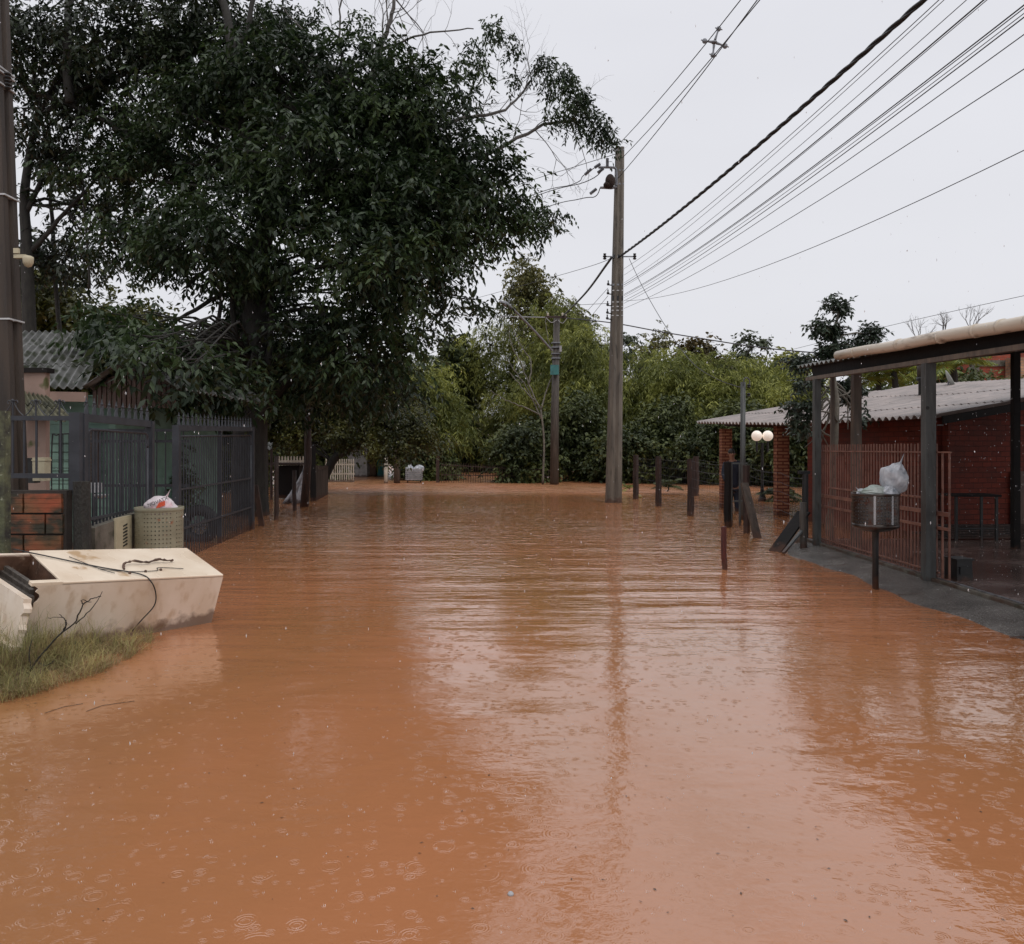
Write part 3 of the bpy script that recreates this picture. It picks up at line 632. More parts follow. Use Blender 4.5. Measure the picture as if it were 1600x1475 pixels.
# slender grey-leaved tree by the carport
b0 = P(1297, 860, 14.2); b0.z = -.1
T = tree('slender_tree', 'slender grey green tree with a tall leafy shoot beside the carport corner', 'tree', b0,
     [(b0, .07), (P(1300,760,14.2), .06), (P(1308,640,14.2), .05), (P(1300,560,14.2), .03), (P(1310,490,14.2), .02)],
     [LB(*a) for a in [(1307,478,14.2,12),(1284,512,14.2,11),(1310,515,14.2,9),(1356,522,14.4,13),(1330,545,14.4,16),(1295,548,14.2,12),(1258,600,14,14),(1250,640,13.8,17),
      (1258,668,13.8,13),(1325,610,14.6,16),(1345,645,14.6,10),(1250,560,14.6,12)]], 150, 8, dict(L=.14, pairs=3, ll=.10, lw=.022, droop=.35), M['bark_light'], M['leaf_grey'], seed=51, clump=.07, inner=.3, twig_r=.008)
m = MB()
for k in range(14):
    a = P(1290+random.uniform(-12, 25), 600+random.uniform(-20, 60), 14.2); b = P(1300+random.uniform(-45, 40), 650+random.uniform(-40, 60), 14.3)
    limb(m, [a, a.lerp(b, .5)+Vector((random.uniform(-.15, .15), 0, random.uniform(-.1, .2))), b], .022, .008, 5, 4)
m.build('stem', M['bark_light'], T)

def palm(name, label, base, h, n, L, lm, group=None, seed=1, droop=.9):
    rd = random.Random(seed); T = thing(name, label, 'palm', base, group); base = Vector(base)
    top = base+Vector((rd.uniform(-.1, .1), 0, h)); m = MB(); limb(m, [base, base.lerp(top, .5)+Vector((.05, 0, 0)), top], .12*min(1, h), .08*min(1, h)+.01, 8)
    m.build('trunk', M['bark'], T, True); qs = []
    for k in range(n):
        a = 2*math.pi*k/n+rd.uniform(-.2, .2); el = rd.uniform(.25, 1.15); Lk = L*rd.uniform(.8, 1.1)
        d = Vector((math.cos(a)*math.cos(el), math.sin(a)*math.cos(el), math.sin(el))); s_ = d.cross(Vector((0, 0, 1))).normalized(); prev = top
        for i in range(26):
            t = i/26; p = top+d*Lk*t-Vector((0, 0, droop*Lk*t*t*.6)); tan = (d*Lk-Vector((0, 0, 2*droop*Lk*t*.6))).normalized(); ll = Lk*.32*math.sin(math.pi*(.12+.85*t))
            for sg in (-1, 1):
                ld = (s_*sg*.85+tan*.55+Vector((0, 0, -.35+rd.uniform(-.15, .15)))).normalized(); w = tan*.018*L
                qs.append([p, p+ld*ll*.4+w, p+ld*ll+Vector((0, 0, -.1*ll)), p+ld*ll*.4-w])
    np_mesh('fronds', np.array([[list(v) for v in q] for q in qs]), lm, T); return T
GP = 'palms behind the corrugated roof'
palm('palm', 'yellow green palm behind the roof just left of the grey carport post', P(1400, 660, 26), 1.6, 15, 1.7, M['leaf_palm'], GP, 1)
palm('palm', 'leafy palm behind the roof left of the black vent pipe', P(1368, 670, 27), 1.6, 15, 1.7, M['leaf_palm'], GP, 2)
palm('palm', 'bright palm behind the satellite dish', P(1492, 650, 25), 1.5, 17, 1.5, M['leaf_palm'], GP, 3)
palm('palm', 'palm between the black vent pipe and the satellite dish', P(1450, 650, 28), 1.4, 15, 1.6, M['leaf_palm'], GP, 4)
bg('bush', 'dark green bush behind the corrugated roof below the palms', 1400, 570, 70, 31, 200, 12, LBUSH, M['leaf_bush'], 321, bottom=720, nl=8, cat='bush')
bg('bush', 'green bush in front of the far red brick house', 1500, 575, 40, 27, 130, 12, LBUSH, M['leaf_bush'], 322, bottom=700, nl=7, cat='bush')
palm('young_palm', 'small young palm in the flood behind the second wire fence post', P(1042, 768, 27), .15, 11, .75, M['leaf_bush'], None, 5, .8)
palm('spiky_plant', 'dark arching clump of strap leaves at the foot of the globe lamp', P(1217, 782, 23.5), .1, 20, .9, M['leaf_bush'], None, 6, 1.0)
palm('fern', 'small yellow green fern at the waterline right of the concrete pole', P(983, 765, 29), .05, 9, .45, M['leaf_bamboo'], None, 7, .9)
for k, (px, py, lab) in enumerate([(1435, 535, 'smallest bare grey tree above the gutter, leftmost of the three'), (1475, 525, 'bare grey tree above the gutter, middle of the three'), (1518, 515, 'bare grey tree above the gutter, rightmost of the three')]):
    T = thing('bare_tree', lab, 'tree', P(px, 700, 46), 'bare trees behind the carport'); m = MB(); rd = random.Random(60+k); b0 = P(px, 700, 46)
    tp_ = P(px, py, 46); limb(m, [b0, tp_], .12, .05, 6); m.build('trunk', M['twig'], T); m = MB()
    for j in range(5): barebranch(m, tp_, Vector((rd.uniform(-.7, .7), rd.uniform(-.5, .5), 1)), .6, .028, 4, rd, .5, .2)
    m.build('branches', M['twig'], T)
# bare pale saplings near the second pole
b0 = Wt(845, 757); T = thing('bare_sapling', 'pale leafless sapling with long arching twigs left of the brown pole', 'tree', b0); m = MB()
limb(m, [P(848, 757, 34), P(850, 690, 34), P(845, 640, 34)], .05, .04, 6)
for pts in [[(845,640),(826,600),(815,570),(800,540),(795,510)], [(845,640),(858,600),(866,570),(855,520),(852,495)], [(826,600),(830,565),(808,530),(800,500)], [(848,650),(815,635),(790,625),(765,610)],
            [(846,655),(828,615),(812,590),(790,560)], [(835,625),(815,605),(795,580)]]:
    limb(m, [P(x, y, 34+.3*i) for i, (x, y) in enumerate(pts)], .035, .012, 5, 5, .03)
m.build('trunk', M['bark_light'], T, True)

#==OBJECTS==
# ------------------------------------------------------------------ poles
def pole(name, label, a, b, ra, rb, mt, sides=8, groove=True):
    a = Vector(a); b = Vector(b); T = thing(name, label, 'utility pole', a)
    m = MB(); n = 14; vs = []; prof = []
    # rounded double-T section
    for k in range(16):
        an = 2*math.pi*k/16; c, s_ = math.cos(an), math.sin(an)
        r = 1/max(abs(c), abs(s_))*.93 if k % 2 == 0 else 1.22
        prof.append((c*r, s_*r))
    if groove: prof = [(-1,-1),(1,-1),(1,-.35),(.72,-.25),(.72,.25),(1,.35),(1,1),(-1,1),(-1,.35),(-.72,.25),(-.72,-.25),(-1,-.35)]
    K = len(prof)
    for i in range(n+1):
        t = i/n; c = a.lerp(b, t); r = ra+(rb-ra)*t
        for x, y in prof: vs.append(c+Vector((x*r, y*r, 0)))
    fs = [(i*K+k, i*K+(k+1) % K, (i+1)*K+(k+1) % K, (i+1)*K+k) for i in range(n) for k in range(K)]+[tuple(n*K+k for k in range(K)), tuple(range(K-1, -1, -1))]
    m.add(vs, fs); m.build('shaft', mt, T); return T
pa = Wt(958, 785); ptop = P(968.5, 231, 22.9)
CP = pole('utility_pole', 'tall tapering concrete pole standing in the flood right of the street centre', pa-Vector((0, 0, .5)), ptop, .20, .105, M['pole'], groove=False)
def onpole(py):
    t = (785-py)/(785-231.); return pa.lerp(ptop, t), .195+(.105-.195)*t
for py, mt, hh in [(402, 'black', .10), (446, 'steel', .05), (455, 'band', .03), (467, 'black', .12), (473, 'band', .03), (480, 'band', .03), (486, 'band', .03), (494, 'band', .025), (268, 'steel', .05), (289, 'steel', .05), (236, 'steel', .05)]:
    c, r = onpole(py); m = MB(); m.box(c, (2*r*1.03, 2*r*1.03, hh)); m.build('band', M[mt], CP)
for py in (446, 460, 478, 490, 499):
    c, r = onpole(py); m = MB(); m.tube([c+Vector((-r, -.05, 0)), c+Vector((-r-.12, -.1, 0)), c+Vector((-r-.12, -.1, .12))], .018, 6); m.ball(c+Vector((-r-.12, -.1, .02)), .04, 5); m.build('cable_bracket', M['black'], CP)
for dx in (-.42, .45):
    c, r = onpole(402); m = MB(); m.lathe(c+Vector((dx if dx > 0 else dx+.05, -.1, -.08)), [(.03, 0), (.055, .02), (.03, .05), (.055, .09), (.03, .12), (.045, .16)], 10); m.build('insulator', M['black'], CP)
    m = MB(); m.bar(c+Vector((0, -.1, 0)), c+Vector((dx, -.1, 0)), .03, .03); m.build('bracket_arm', M['steel'], CP)
m = MB(); c, r = onpole(262); f = lambda x, y: P(x, y, 22.75)
m.tube(smoothpath([f(963,290), f(963.5,275), f(962,264), f(955,261.5), f(935,261.5)], 4), .035, 6); m.tube([f(964,292), f(955,294), f(938,293)], .035, 6); m.build('bracket_arm', M['steel'], CP)
def ribbed(m, a, b, r, n=7):
    a = Vector(a); b = Vector(b); pts = []; rs = []
    for i in range(n*2+1): pts.append(a.lerp(b, i/(2*n))); rs.append(r if i % 2 else r*.6)
    m.tube(pts, rs, 8)
for a, b in [((949,261), (949,247)), ((914,273), (924,264)), ((934,270), (943,263)), ((922,303), (932,295)), ((929,262), (938,256))]:
    m = MB(); ribbed(m, f(*a), f(*b), .05); m.build('insulator', M['steel'], CP)
m = MB(); m.ball(f(953, 284)+Vector((0, -.05, 0)), .135, 9, 1.45); m.ball(f(952, 290)+Vector((-.05, -.05, 0)), .12, 8, .8); o = m.build('bird_nest', M['mud'], None, True)
tag(o, 'dark brown mud bird nest on the lower bracket near the top of the concrete pole', 'bird nest')
# left foreground pole
LP = pole('utility_pole', 'dark brown weathered pole cut by the left edge of the photo behind the brick wall', P(20, 830, 8.5)-Vector((0, 0, .8)), P(-18, -140, 8.5), .132, .11, M['pole_dark'])
def onlp(py): t = (830-py)/970.; return P(20, 830, 8.5).lerp(P(-18, -140, 8.5), t)
for py, mt in [(112, 'band'), (118, 'band'), (137, 'band'), (309, 'band'), (501, 'band')]:
    c = onlp(py); m = MB(); m.box(c, (.262, .262, .016)); m.build('band', M[mt], LP)
m = MB(); c = P(12, 127, 8.33); 
for k in range(5): m.lathe(c+Vector((0, 0, -.08+k*.035)), [(.02, 0), (.035, .012), (.02, .03)], 8)
m.build('insulator', M['black'], LP)
T = thing('security_camera', 'small cream dome camera on a bracket fixed to the dark pole at the left edge', 'camera', P(40, 418, 8.3)); m = MB()
m.bar(P(22, 392, 8.33), P(30, 392, 8.33), .03, .05); m.bar(P(24, 401, 8.3), P(42, 401, 8.28), .05, .035); m.build('bracket', M['cream'], T)
m = MB(); m.lathe(P(44, 418, 8.28), [(.004, .0), (.03, .012), (.048, .045), (.05, .08), (.05, .105), (.03, .115)], 14); m.build('dome', M['cream'], T, True)
# second pole
B0 = Wt(866, 757); SP = thing('utility_pole', 'brown wooden pole with a teal box and crossarm at the far waterline', 'utility pole', B0)
m = MB(); m.tube([B0-Vector((0, 0, .4)), P(867, 640, 34.2), P(870, 494, 34.2)], [.19, .17, .13], 10); m.build('shaft', M['wood_grey'], SP, True)
m = MB(); m.box(P(866.5, 578, 33.9), (.34, .22, .40)); m.build('meter_box', M['tealbox'], SP)
m = MB(); m.bar(P(852, 495, 33.95), P(886, 496, 33.95), .08, .08); m.build('crossarm', M['wood'], SP)
for x in (856, 879, 884):
    m = MB(); m.lathe(P(x, 494, 33.95), [(.02, 0), (.05, .03), (.03, .06), (.05, .10), (.02, .14)], 8); m.build('insulator', M['white_paint'], SP)
for py in (536, 543, 553, 560):
    m = MB(); m.box(P(868.5, py, 34.2), (.36, .36, .05)); m.build('band', M['steel'], SP)
m = MB(); m.box(P(876, 545, 33.9), (.09, .12, .25)); m.build('switch_box', M['pale'], SP)
m = MB(); m.tube(smoothpath([P(863,548,34), P(838,520,33.5), P(812,493,33), P(798,480,32.6)], 4), .045, 8); m.build('lamp_arm', M['steel'], SP)
m = MB(); m.tube([P(799,481,32.6), P(790,475,32.4), P(781,471,32.2)], [.06, .11, .05], 10); m.build('lamp_head', M['steel'], SP, True)
m = MB()
for a, b, d in [((853,496), (870,500), 8), ((886,497), (872,500), 8)]:
    m.tube(smoothpath([P(*a, 33.9), P((a[0]+b[0])/2, a[1]+d, 33.9), P(*b, 33.9)], 5), .015, 5)
m.build('jumper_wire', M['pale'], SP)
# thin steel service post
b0 = Wt(1160, 812); T = thing('service_post', 'thin grey steel post with a curled cable on top before the brick veranda', 'post', b0)
m = MB(); m.tube([b0-Vector((0, 0, .3)), P(1161, 597, 17.4)], [.055, .05], 10); m.build('post', M['grey_paint'], T, True)
m = MB(); m.tube(smoothpath([P(1162,602,17.35), P(1162,594,17.35), P(1166,590,17.35), P(1171,594,17.35), P(1171,603,17.35)], 5), .014, 6); m.build('curled_cable', M['grey_paint'], T)
for py in (603, 617):
    m = MB(); m.lathe(P(1170, py, 17.35), [(.02, -.04), (.045, -.02), (.025, 0), (.045, .02), (.02, .04)], 8); m.build('insulator', M['black'], T)

# ------------------------------------------------------------------ cables
def cable(name, label, A, Bp, zb, r, mt, group, steps=40, zc=None, twist=False, ext=-12):
    A = Vector(A); px, py = Bp; Yb = (zb-1.5)*1300/(700-py); B = P(px, py, Yb)
    sx = (B.x-A.x)/(B.y-A.y); ye = ext; C = Vector((A.x+sx*(ye-A.y), ye, A.z if zc is None else zc))
    y0, y1, y2 = A.y, B.y, C.y
    def z(y): return (A.z*(y-y1)*(y-y2)/((y0-y1)*(y0-y2))+B.z*(y-y0)*(y-y2)/((y1-y0)*(y1-y2))+C.z*(y-y0)*(y-y1)/((y2-y0)*(y2-y1)))
    pts = []
    for i in range(steps+1):
        y = y0+(ye-y0)*i/steps; pts.append(Vector((A.x+sx*(y-y0), y, z(y))))
    m = MB()
    if twist:
        n = 420; q = []
        for j in range(3):
            pp = []
            for i in range(n+1):
                y = y0+(ye-y0)*i/n; a = i/n*(y0-ye)*2*math.pi/1.1+j*2.094
                pp.append(Vector((A.x+sx*(y-y0)+math.cos(a)*r*1.0, y, z(y)+math.sin(a)*r*1.0)))
            m.tube(pp, r, 5)
    else: m.tube(pts, r*.78, 5)
    o = m.build(name, M[mt], None, True); tag(o, label, 'cable', group); return o, z, sx
f = lambda x, y: P(x, y, 22.75)
o, zt1, s1 = cable('power_cable', 'uppermost cable from the very top of the concrete pole, left of the spacer', f(970, 222), (1157, 0), 9.0, .012, 'cable', 'upper power cables')
o, zt2, s2 = cable('power_cable', 'upper cable passing the right tip of the star spacer', f(973, 246), (1187, 0), 8.7, .012, 'cable', 'upper power cables')
o, zt3, s3 = cable('power_cable', 'upper cable passing the bottom tip of the star spacer', f(966, 278), (1183, 0), 8.2, .012, 'cable', 'upper power cables')
cable('twisted_cable', 'thick black twisted cable rising from mid pole to the top right', f(968, 401), (1443, 0), 6.1, .017, 'cable', None, twist=True)
GC = 'thin grey cables fanning from the concrete pole to the upper right'
lab_t = {430: 'thin grey cable closest below the twisted cable', 440: 'thin grey cable second below the twisted cable', 452: 'thin cable leaving the frame top well right of the twisted cable',
         455: 'darker thin cable leaving the top edge close to the corner, left of a pair', 458: 'thin cable paired with its neighbour near the top right corner',
         470: 'topmost cable crossing the right edge of the frame', 472: 'second cable crossing the right edge just under the topmost', 475: 'third cable crossing the right edge from the top',
         480: 'cable crossing the right edge above the last three widely spaced ones', 484: 'upper of the three widely spaced lower cables at the right edge', 492: 'middle of the three widely spaced lower cables at the right edge'}
for (ay, bp, zb, r, mt) in [(430, (1467, 0), 5.6, .006, 'wire_grey'), (440, (1475, 0), 5.5, .005, 'wire_grey'), (452, (1510, 0), 5.3, .005, 'wire_grey'), (455, (1537, 0), 5.2, .009, 'cable'),
                            (458, (1542, 0), 5.2, .005, 'wire_grey'), (470, (1600, 8), 5.0, .008, 'cable'), (472, (1600, 13), 5.0, .006, 'cable'), (475, (1600, 21), 4.9, .005, 'wire_grey'),
                            (480, (1600, 27), 4.8, .007, 'cable'), (484, (1600, 54), 4.8, .006, 'cable'), (492, (1600, 108), 4.6, .006, 'cable')]:
    cable('service_cable', lab_t[ay], f(975, ay-10), bp, zb, r, mt, GC)
cable('service_cable', 'lowest cable sagging below the others to the right edge', f(978, 470), (1600, 235), 4.15, .006, 'wire_grey', GC, zc=5.9)
def run(name, label, pts, r, mt, group=None, k=8):
    m = MB(); m.tube(smoothpath([Vector(p) for p in pts], k), r, 5); o = m.build(name, M[mt], None, True); tag(o, label, 'cable', group); return o
GW = 'cables running left from the concrete pole into the tree'
run('power_cable', 'topmost of the cables from the pole top into the great tree', [P(964,240,22.8), P(890,263,26), P(815,287,30), P(640,350,42)], .010, 'wire_grey', GW)
run('power_cable', 'upper of two close cables between insulators and tree', [P(938,256,22.8), P(912,274,23.6), P(895,288,24), P(815,312,29), P(640,395,42)], .013, 'cable', GW)
run('power_cable', 'lower of two close cables between insulators and tree', [P(943,263,22.8), P(915,284,23.6), P(818,314.5,29), P(640,400,42)], .013, 'cable', GW)
run('power_cable', 'lowest of the insulated cables going into the tree', [P(938,293,22.8), P(930,307,23.2), P(905,311,24), P(830,332,29), P(640,405,42)], .013, 'cable', GW)
run('twisted_cable', 'thick black cable dropping from the concrete pole to the wooden pole top', [P(956,402,22.8), P(946,416,23.5), P(915,458,28), P(880,494,34)], .035, 'cable')
run('service_cable', 'thin cable leaving the concrete pole leftwards near the twisted cable', [P(955,404,22.8), P(885,427,27), P(700,478,42)], .008, 'wire_grey')
run('service_cable', 'long cable from the wooden pole passing behind the concrete pole to the right', [P(885,497,34), P(960,505,32), P(1060,523,31), P(1235,548,29), P(1480,560,26)], .022, 'wire_grey')
run('service_cable', 'cable from the wooden pole crossarm leftwards into the tree', [P(853,496,34), P(780,494,36), P(640,488,40)], .022, 'pale')
run('service_cable', 'thin drooping cable from the concrete pole to the thin steel post', [P(983,404,22.7), P(1005,450,22), P(1040,510,21), P(1080,565,19.5), P(1120,592,18.4), P(1159,606,17.4)], .008, 'wire_grey')
run('service_cable', 'faint thin cable crossing the sky above the carport gutter', [P(1230,548,60), P(1385,510,50), P(1600,462,40), P(1800,420,34)], .014, 'wire_grey')
GD = 'short drop wires left of the concrete pole'
for k, (a, b, lab) in enumerate([((950,450),(905,500),'steepest short drop wire left of the concrete pole'), ((950,462),(915,505),'middle short drop wire left of the concrete pole'), ((952,474),(870,478),'flattest short drop wire left of the concrete pole')]):
    run('drop_wire', lab, [P(*a, 22.8), P(*b, 30)], .007, 'wire_grey', GD)
# star spacer on the upper cables
c = P(1116, 66, (9.3-1.5)*1300/634); m = MB(); tips = [(1123,45),(1101,64),(1133,72),(1114,86)]; Yc = c.y
for i, (x, y) in enumerate(tips):
    p = P(x, y, Yc); m.tube([c.lerp(p, .2), c.lerp(p, .6), p], [.028, .018, .02], 6); m.ball(p, .05, 5)
    m.tube([p+Vector((-.07, 0, .02)), p, p+Vector((.07, 0, -.02))], .012, 5)
m.lathe(c+Vector((0, 0, -.02)), [(.05, 0), (.06, .02), (.05, .04)], 8)
o = m.build('cable_spacer', M['steel'], None); tag(o, 'grey star shaped spacer clamped between the upper cables against the sky', 'cable spacer')

# ------------------------------------------------------------------ corrugated roofs
def corr(name, A, B, C, D, waves, amp, mt, parent=None, rows=4, seam=.02):
    """A-B along the eave, D-C the same at the top; waves counted along A-B"""
    A, B, C, D = [Vector(q) for q in (A, B, C, D)]; nrm = (B-A).cross(D-A).normalized()
    if nrm.z < 0: nrm = -nrm
    n = waves*8; m = MB(); vs = []; fs = []
    rowsT = []
    for r in range(rows): rowsT += [(r/rows, seam*(1 if r % 2 else 0)), ((r+1)/rows, seam*(1 if r % 2 else 0)+.004)]
    for k, (t, off) in enumerate(rowsT):
        for i in range(n+1):
            s_ = i/n; p = A.lerp(B, s_).lerp(D.lerp(C, s_), t); vs.append(p+nrm*(amp*math.cos(s_*waves*2*math.pi)+off))
    for k in range(len(rowsT)-1):
        fs += [(k*(n+1)+i, k*(n+1)+i+1, (k+1)*(n+1)+i+1, (k+1)*(n+1)+i) for i in range(n)]
    m.add(vs, fs); o = m.build(name, mt, parent, False)
    md = o.modifiers.new('thickness', 'SOLIDIFY'); md.thickness = .008; md.offset = -1
    return o

# right-hand brick house with veranda
U = Vector((1, .2, .165))
e0 = Vector((6.55, 12.8, 1.99)); e1 = Vector((5.71, 17.0, 1.985)); e2 = Vector((4.79, 21.6, 2.16))
HR = thing('brick_house', 'low red brick house with pale corrugated roof and brick pillared veranda at right', 'house', (8.5, 15.5, 0))
RL = 6.4
corr('roof', e0, e1, e1+U*RL, e0+U*RL, 24, .032, M['fibre'], HR, 5)
corr('veranda_roof', e1+Vector((0, .01, 0)), e2, e2+U*RL, e1+Vector((0, .01, 0))+U*RL, 27, .032, M['fibre'], HR, 5)
def wallquad(m, a, b, z0, za, zb, th):
    a = Vector((a[0], a[1], 0)); b = Vector((b[0], b[1], 0)); nr = Vector((-(b-a).y, (b-a).x, 0)).normalized()*th
    vs = [(*a.xy, z0), (*b.xy, z0), (*b.xy, zb), (*a.xy, za)]; a2 = a+nr; b2 = b+nr
    vs += [(*a2.xy, z0), (*b2.xy, z0), (*b2.xy, zb), (*a2.xy, za)]
    m.add(vs, [(0,1,2,3),(7,6,5,4),(0,4,5,1),(1,5,6,2),(2,6,7,3),(3,7,4,0)])
m = MB(); wallquad(m, (7.0, 13.35), (13.2, 14.6), 0, 1.98, 2.98, .14); m.build('gable_wall', M['brick_red'], HR)
m = MB(); wallquad(m, (6.2, 17.1), (6.99, 13.5), 0, 1.98, 1.98, -.14); m.build('side_wall', M['brick_red'], HR)
m = MB(); wallquad(m, (6.2, 17.1), (12, 18.2), 0, 1.98, 2.95, .14); m.build('inner_wall', M['brick_red'], HR)
for X_, Y_, w in [(6.02, 18.6, .27), (5.38, 20.95, .26)]:
    m = MB(); m.box((X_, Y_, .8), (w, w, 2.36)); m.build('pillar', M['brick_col'], HR)
m = MB(); m.bar(e1+Vector((.75, .2, -.02)), e2+Vector((.75, -.1, -.02)), .12, .16); m.build('veranda_beam', M['wood'], HR)
m = MB(); m.bar(e0+Vector((.1, .05, -.06)), e0+U*RL+Vector((0, .05, -.06)), .04, .12); m.build('verge_board', M['near_black'], HR)
m = MB(); m.box((8.6, 13.62, .62), (.95, .05, 1.0), .2); m.build('door', M['gable'], HR)
m = MB(); m.tube([Vector((6.2, 16.9, 1.86)), Vector((6.9, 13.45, 1.87)), Vector((9, 13.7, 1.87))], .012, 6); m.build('conduit', M['pale'], HR)
c = Vector((9.4, 19, 2.6)); T = thing('vent_pipe', 'thick black vent pipe with collar standing on the corrugated roof', 'vent pipe', c)
m = MB(); m.lathe(c, [(.11, -.1), (.11, .42), (.15, .44), (.15, .52)], 16); m.build('pipe', M['black'], T, True)
m = MB(); m.lathe(c, [(.14, .52), (.14, .80), (.10, .84)], 16); m.build('cowl', M['pole_dark'], T, True)
m = MB(); m.lathe(c+Vector((0, 0, .03)), [(.24, 0), (.24, .02), (.12, .05)], 16); m.build('flashing', M['pale'], T)
c = P(1482, 596, 21); T = thing('satellite_dish', 'pale satellite dish seen edge-on above the corrugated roof', 'satellite dish', c)
m = MB(M=Matrix.Translation(c) @ Matrix.Rotation(R(62), 4, 'Y') @ Matrix.Rotation(R(20), 4, 'X'))
m.lathe((0, 0, 0), [(.01, 0), (.1, .008), (.2, .03), (.28, .06), (.285, .07), (.2, .042), (.1, .02), (.01, .012)], 24); m.build('dish', M['dish'], T, True)
m = MB(); m.tube([c, c+Vector((-.05, 0, -.5))], .02, 6); m.build('mast', M['steel'], T)
# far brick house
FH = thing('far_house', 'tall red brick house with a tan brick pier behind the palms at the right edge', 'house', P(1560, 700, 30))
c0 = P(1512, 540, 30); m = MB(); m.box((20.5, 32, 2.8), (8.0, 4, 5.2)); m.build('wall', M['brick_far'], FH)
m = MB(); m.box((20.5, 29.97, 4.55), (8.0, .06, .22)); m.build('lintel_band', M['concrete'], FH)
m = MB(); m.box((18.15, 29.6, 2.4), (.9, .5, 4.6)); m.build('pier', M['brick_tan'], FH)
m = MB(); m.box((16.6, 29.8, 2.4), (.18, .18, 4.9)); m.build('corner_post', M['concrete'], FH)
m = MB(); m.box((20.5, 32, 5.46), (8.4, 4.4, .12)); m.build('roof', M['concrete'], FH)

# ------------------------------------------------------------------ carport
CT = thing('carport', 'open carport with corrugated roof, cream gutter and grey posts beside the pavement at right', 'carport', (4.48, 9, .08))
zr = lambda y: 2.76-.034*(12.9-y)
a = Vector((4.43, 12.95, zr(12.95))); b = Vector((4.43, 2.2, zr(2.2))); up = Vector((5, .3, .5))
corr('roof', a, b, b+up, a+up, 62, .022, M['fibre_old'], CT, 3)
m = MB(); m.bar((4.49, 12.6, 2.545), (4.49, 2.2, 2.235), .09, .05); m.build('beam', M['brown_paint'], CT)
m = MB(); m.bar((4.53, 12.5, 2.66), (4.53, 2.2, 2.32), .03, .19); m.build('near_black', M['near_black'], CT)  # added near-black strip; its colour stands in for the shaded underside of the roof
for y in (12.6, 10.4, 8.2, 6, 3.8):
    m = MB(); m.bar((4.55, y, zr(y)-.07), (9.4, y+.3, zr(y)+.41), .05, .09); m.build('rafter', M['near_black'], CT)
for X_, Y_, w, mt, zt in [(4.47, 12.2, .095, 'grey_paint', 2.505), (4.49, 8.97, .11, 'grey_paint', 2.41), (4.49, 4.4, .11, 'grey_paint', 2.27), (7.08, 11.7, .09, 'near_black', 2.88), (5.22, 12.62, .12, 'brown_paint', 2.74), (4.86, 12.62, .05, 'brown_paint', 2.7), (9.2, 11.7, .1, 'near_black', 3.1), (9.2, 5, .1, 'near_black', 2.9)]:
    m = MB(); m.box((X_, Y_, (zt+.02)/2), (w, w, zt-.02)); m.build('post', M[mt], CT)
m = MB(); m.lathe((0, 0, 0), [(.022, 0), (.022, .004)], 10); m2 = MB(M=Matrix.Translation((4.45, 8.913, 1.93)) @ Matrix.Rotation(R(90), 4, 'X')); m2.lathe((0, 0, 0), [(.02, 0), (.02, .006)], 10); m2.build('bolt', M['black'], CT)
gut = thing('gutter', 'cream stained round plastic gutter pipe along the carport edge', 'gutter', (4.36, 11.1, 2.72))
ga = Vector((4.37, 11.15, 2.74)); gb = Vector((4.37, 2.0, 2.36))
m = MB(); m.tube([ga.lerp(gb, i/20)+Vector((.004*math.sin(i*2), 0, .006*math.sin(i*1.3))) for i in range(21)], .062, 20); m.build('pipe', M['pvc'], gut, True)
for t in (.06, .19, .29, .36, .405, .45, .7):
    p = ga.lerp(gb, t); q = ga.lerp(gb, t+.006); m = MB(); m.tube([p, q], .0665, 20); m.build('coupling', M['pvc'], gut, True)
# sliding gate
GR = thing('sliding_gate', 'pinkish rusty bar gate standing along the pavement in front of the carport', 'gate', (4.58, 10.6, .1))
m = MB()
y = 8.98; i = 0
while y < 12.45:
    m.box((4.585, y, .83), (.014, .014, 1.44+random.uniform(-.01, .01))); y += .082
for y in (8.72, 8.86): m.box((4.585, y, .78), (.018, .018, 1.36))
m.build('bars', M['rosy'], GR)
for z, h, y0, y1 in [(1.455, .016, 8.66, 12.45), (.95, .022, 9.0, 10.6), (.93, .022, 11.2, 12.0), (.80, .045, 8.7, 12.47), (.645, .032, 8.7, 12.47), (.165, .016, 8.9, 12.45), (.11, .02, 8.7, 12.45)]:
    m = MB(); m.box((4.570, (y0+y1)/2, z), (.02, y1-y0, h)); m.build('rail', M['rosy'], GR)
m = MB(); m.bar((4.56, 12.9, .10), (4.56, 1.5, .115), .03, .02); o = m.build('gate_rail_track', M['steel']); tag(o, 'long thin metal track along the inner edge of the pavement under the sliding gate', 'track')
m = MB(); m.box((4.83, 9.0, .185), (.18, .22, .22), .1, .95); m.box((4.83, 9.0, .305), (.20, .24, .02), .1); m.box((4.83, 8.885, .19), (.10, .02, .08), .1); o = m.build('gate_motor', M['black']); tag(o, 'squat black box on the drive behind the right end of the pinkish gate', 'box')

T = thing('work_table', 'dark spindly metal table on the drive against the red brick wall', 'table', (7.0, 12.6, .08)); m = MB()
for x, y in ((6.62, 12.4), (7.22, 12.4), (6.62, 12.8), (7.22, 12.8)):
    m = MB(); m.bar((x, y, .06), (x, y, .78), .035, .035); m.build('leg', M['black'], T)
m = MB(); m.box((6.92, 12.6, .79), (.70, .50, .03)); m.build('table_top', M['near_black'], T)
m = MB(); m.bar((6.62, 12.4, .3), (7.22, 12.4, .3), .02, .02); m.build('brace', M['black'], T)
m = MB(); rd = random.Random(4)
for k in range(6): x0 = 6.3+rd.uniform(-.1, .5); m.bar((x0, 12.9+k*.03, .11+k*.035), (x0+2.4, 13.1+rd.uniform(-.05, .05), .11+k*.035), .12, .03)
o = m.build('plank_pile', M['wood']); tag(o, 'low pile of dark planks along the foot of the red brick wall under the carport', 'plank pile')
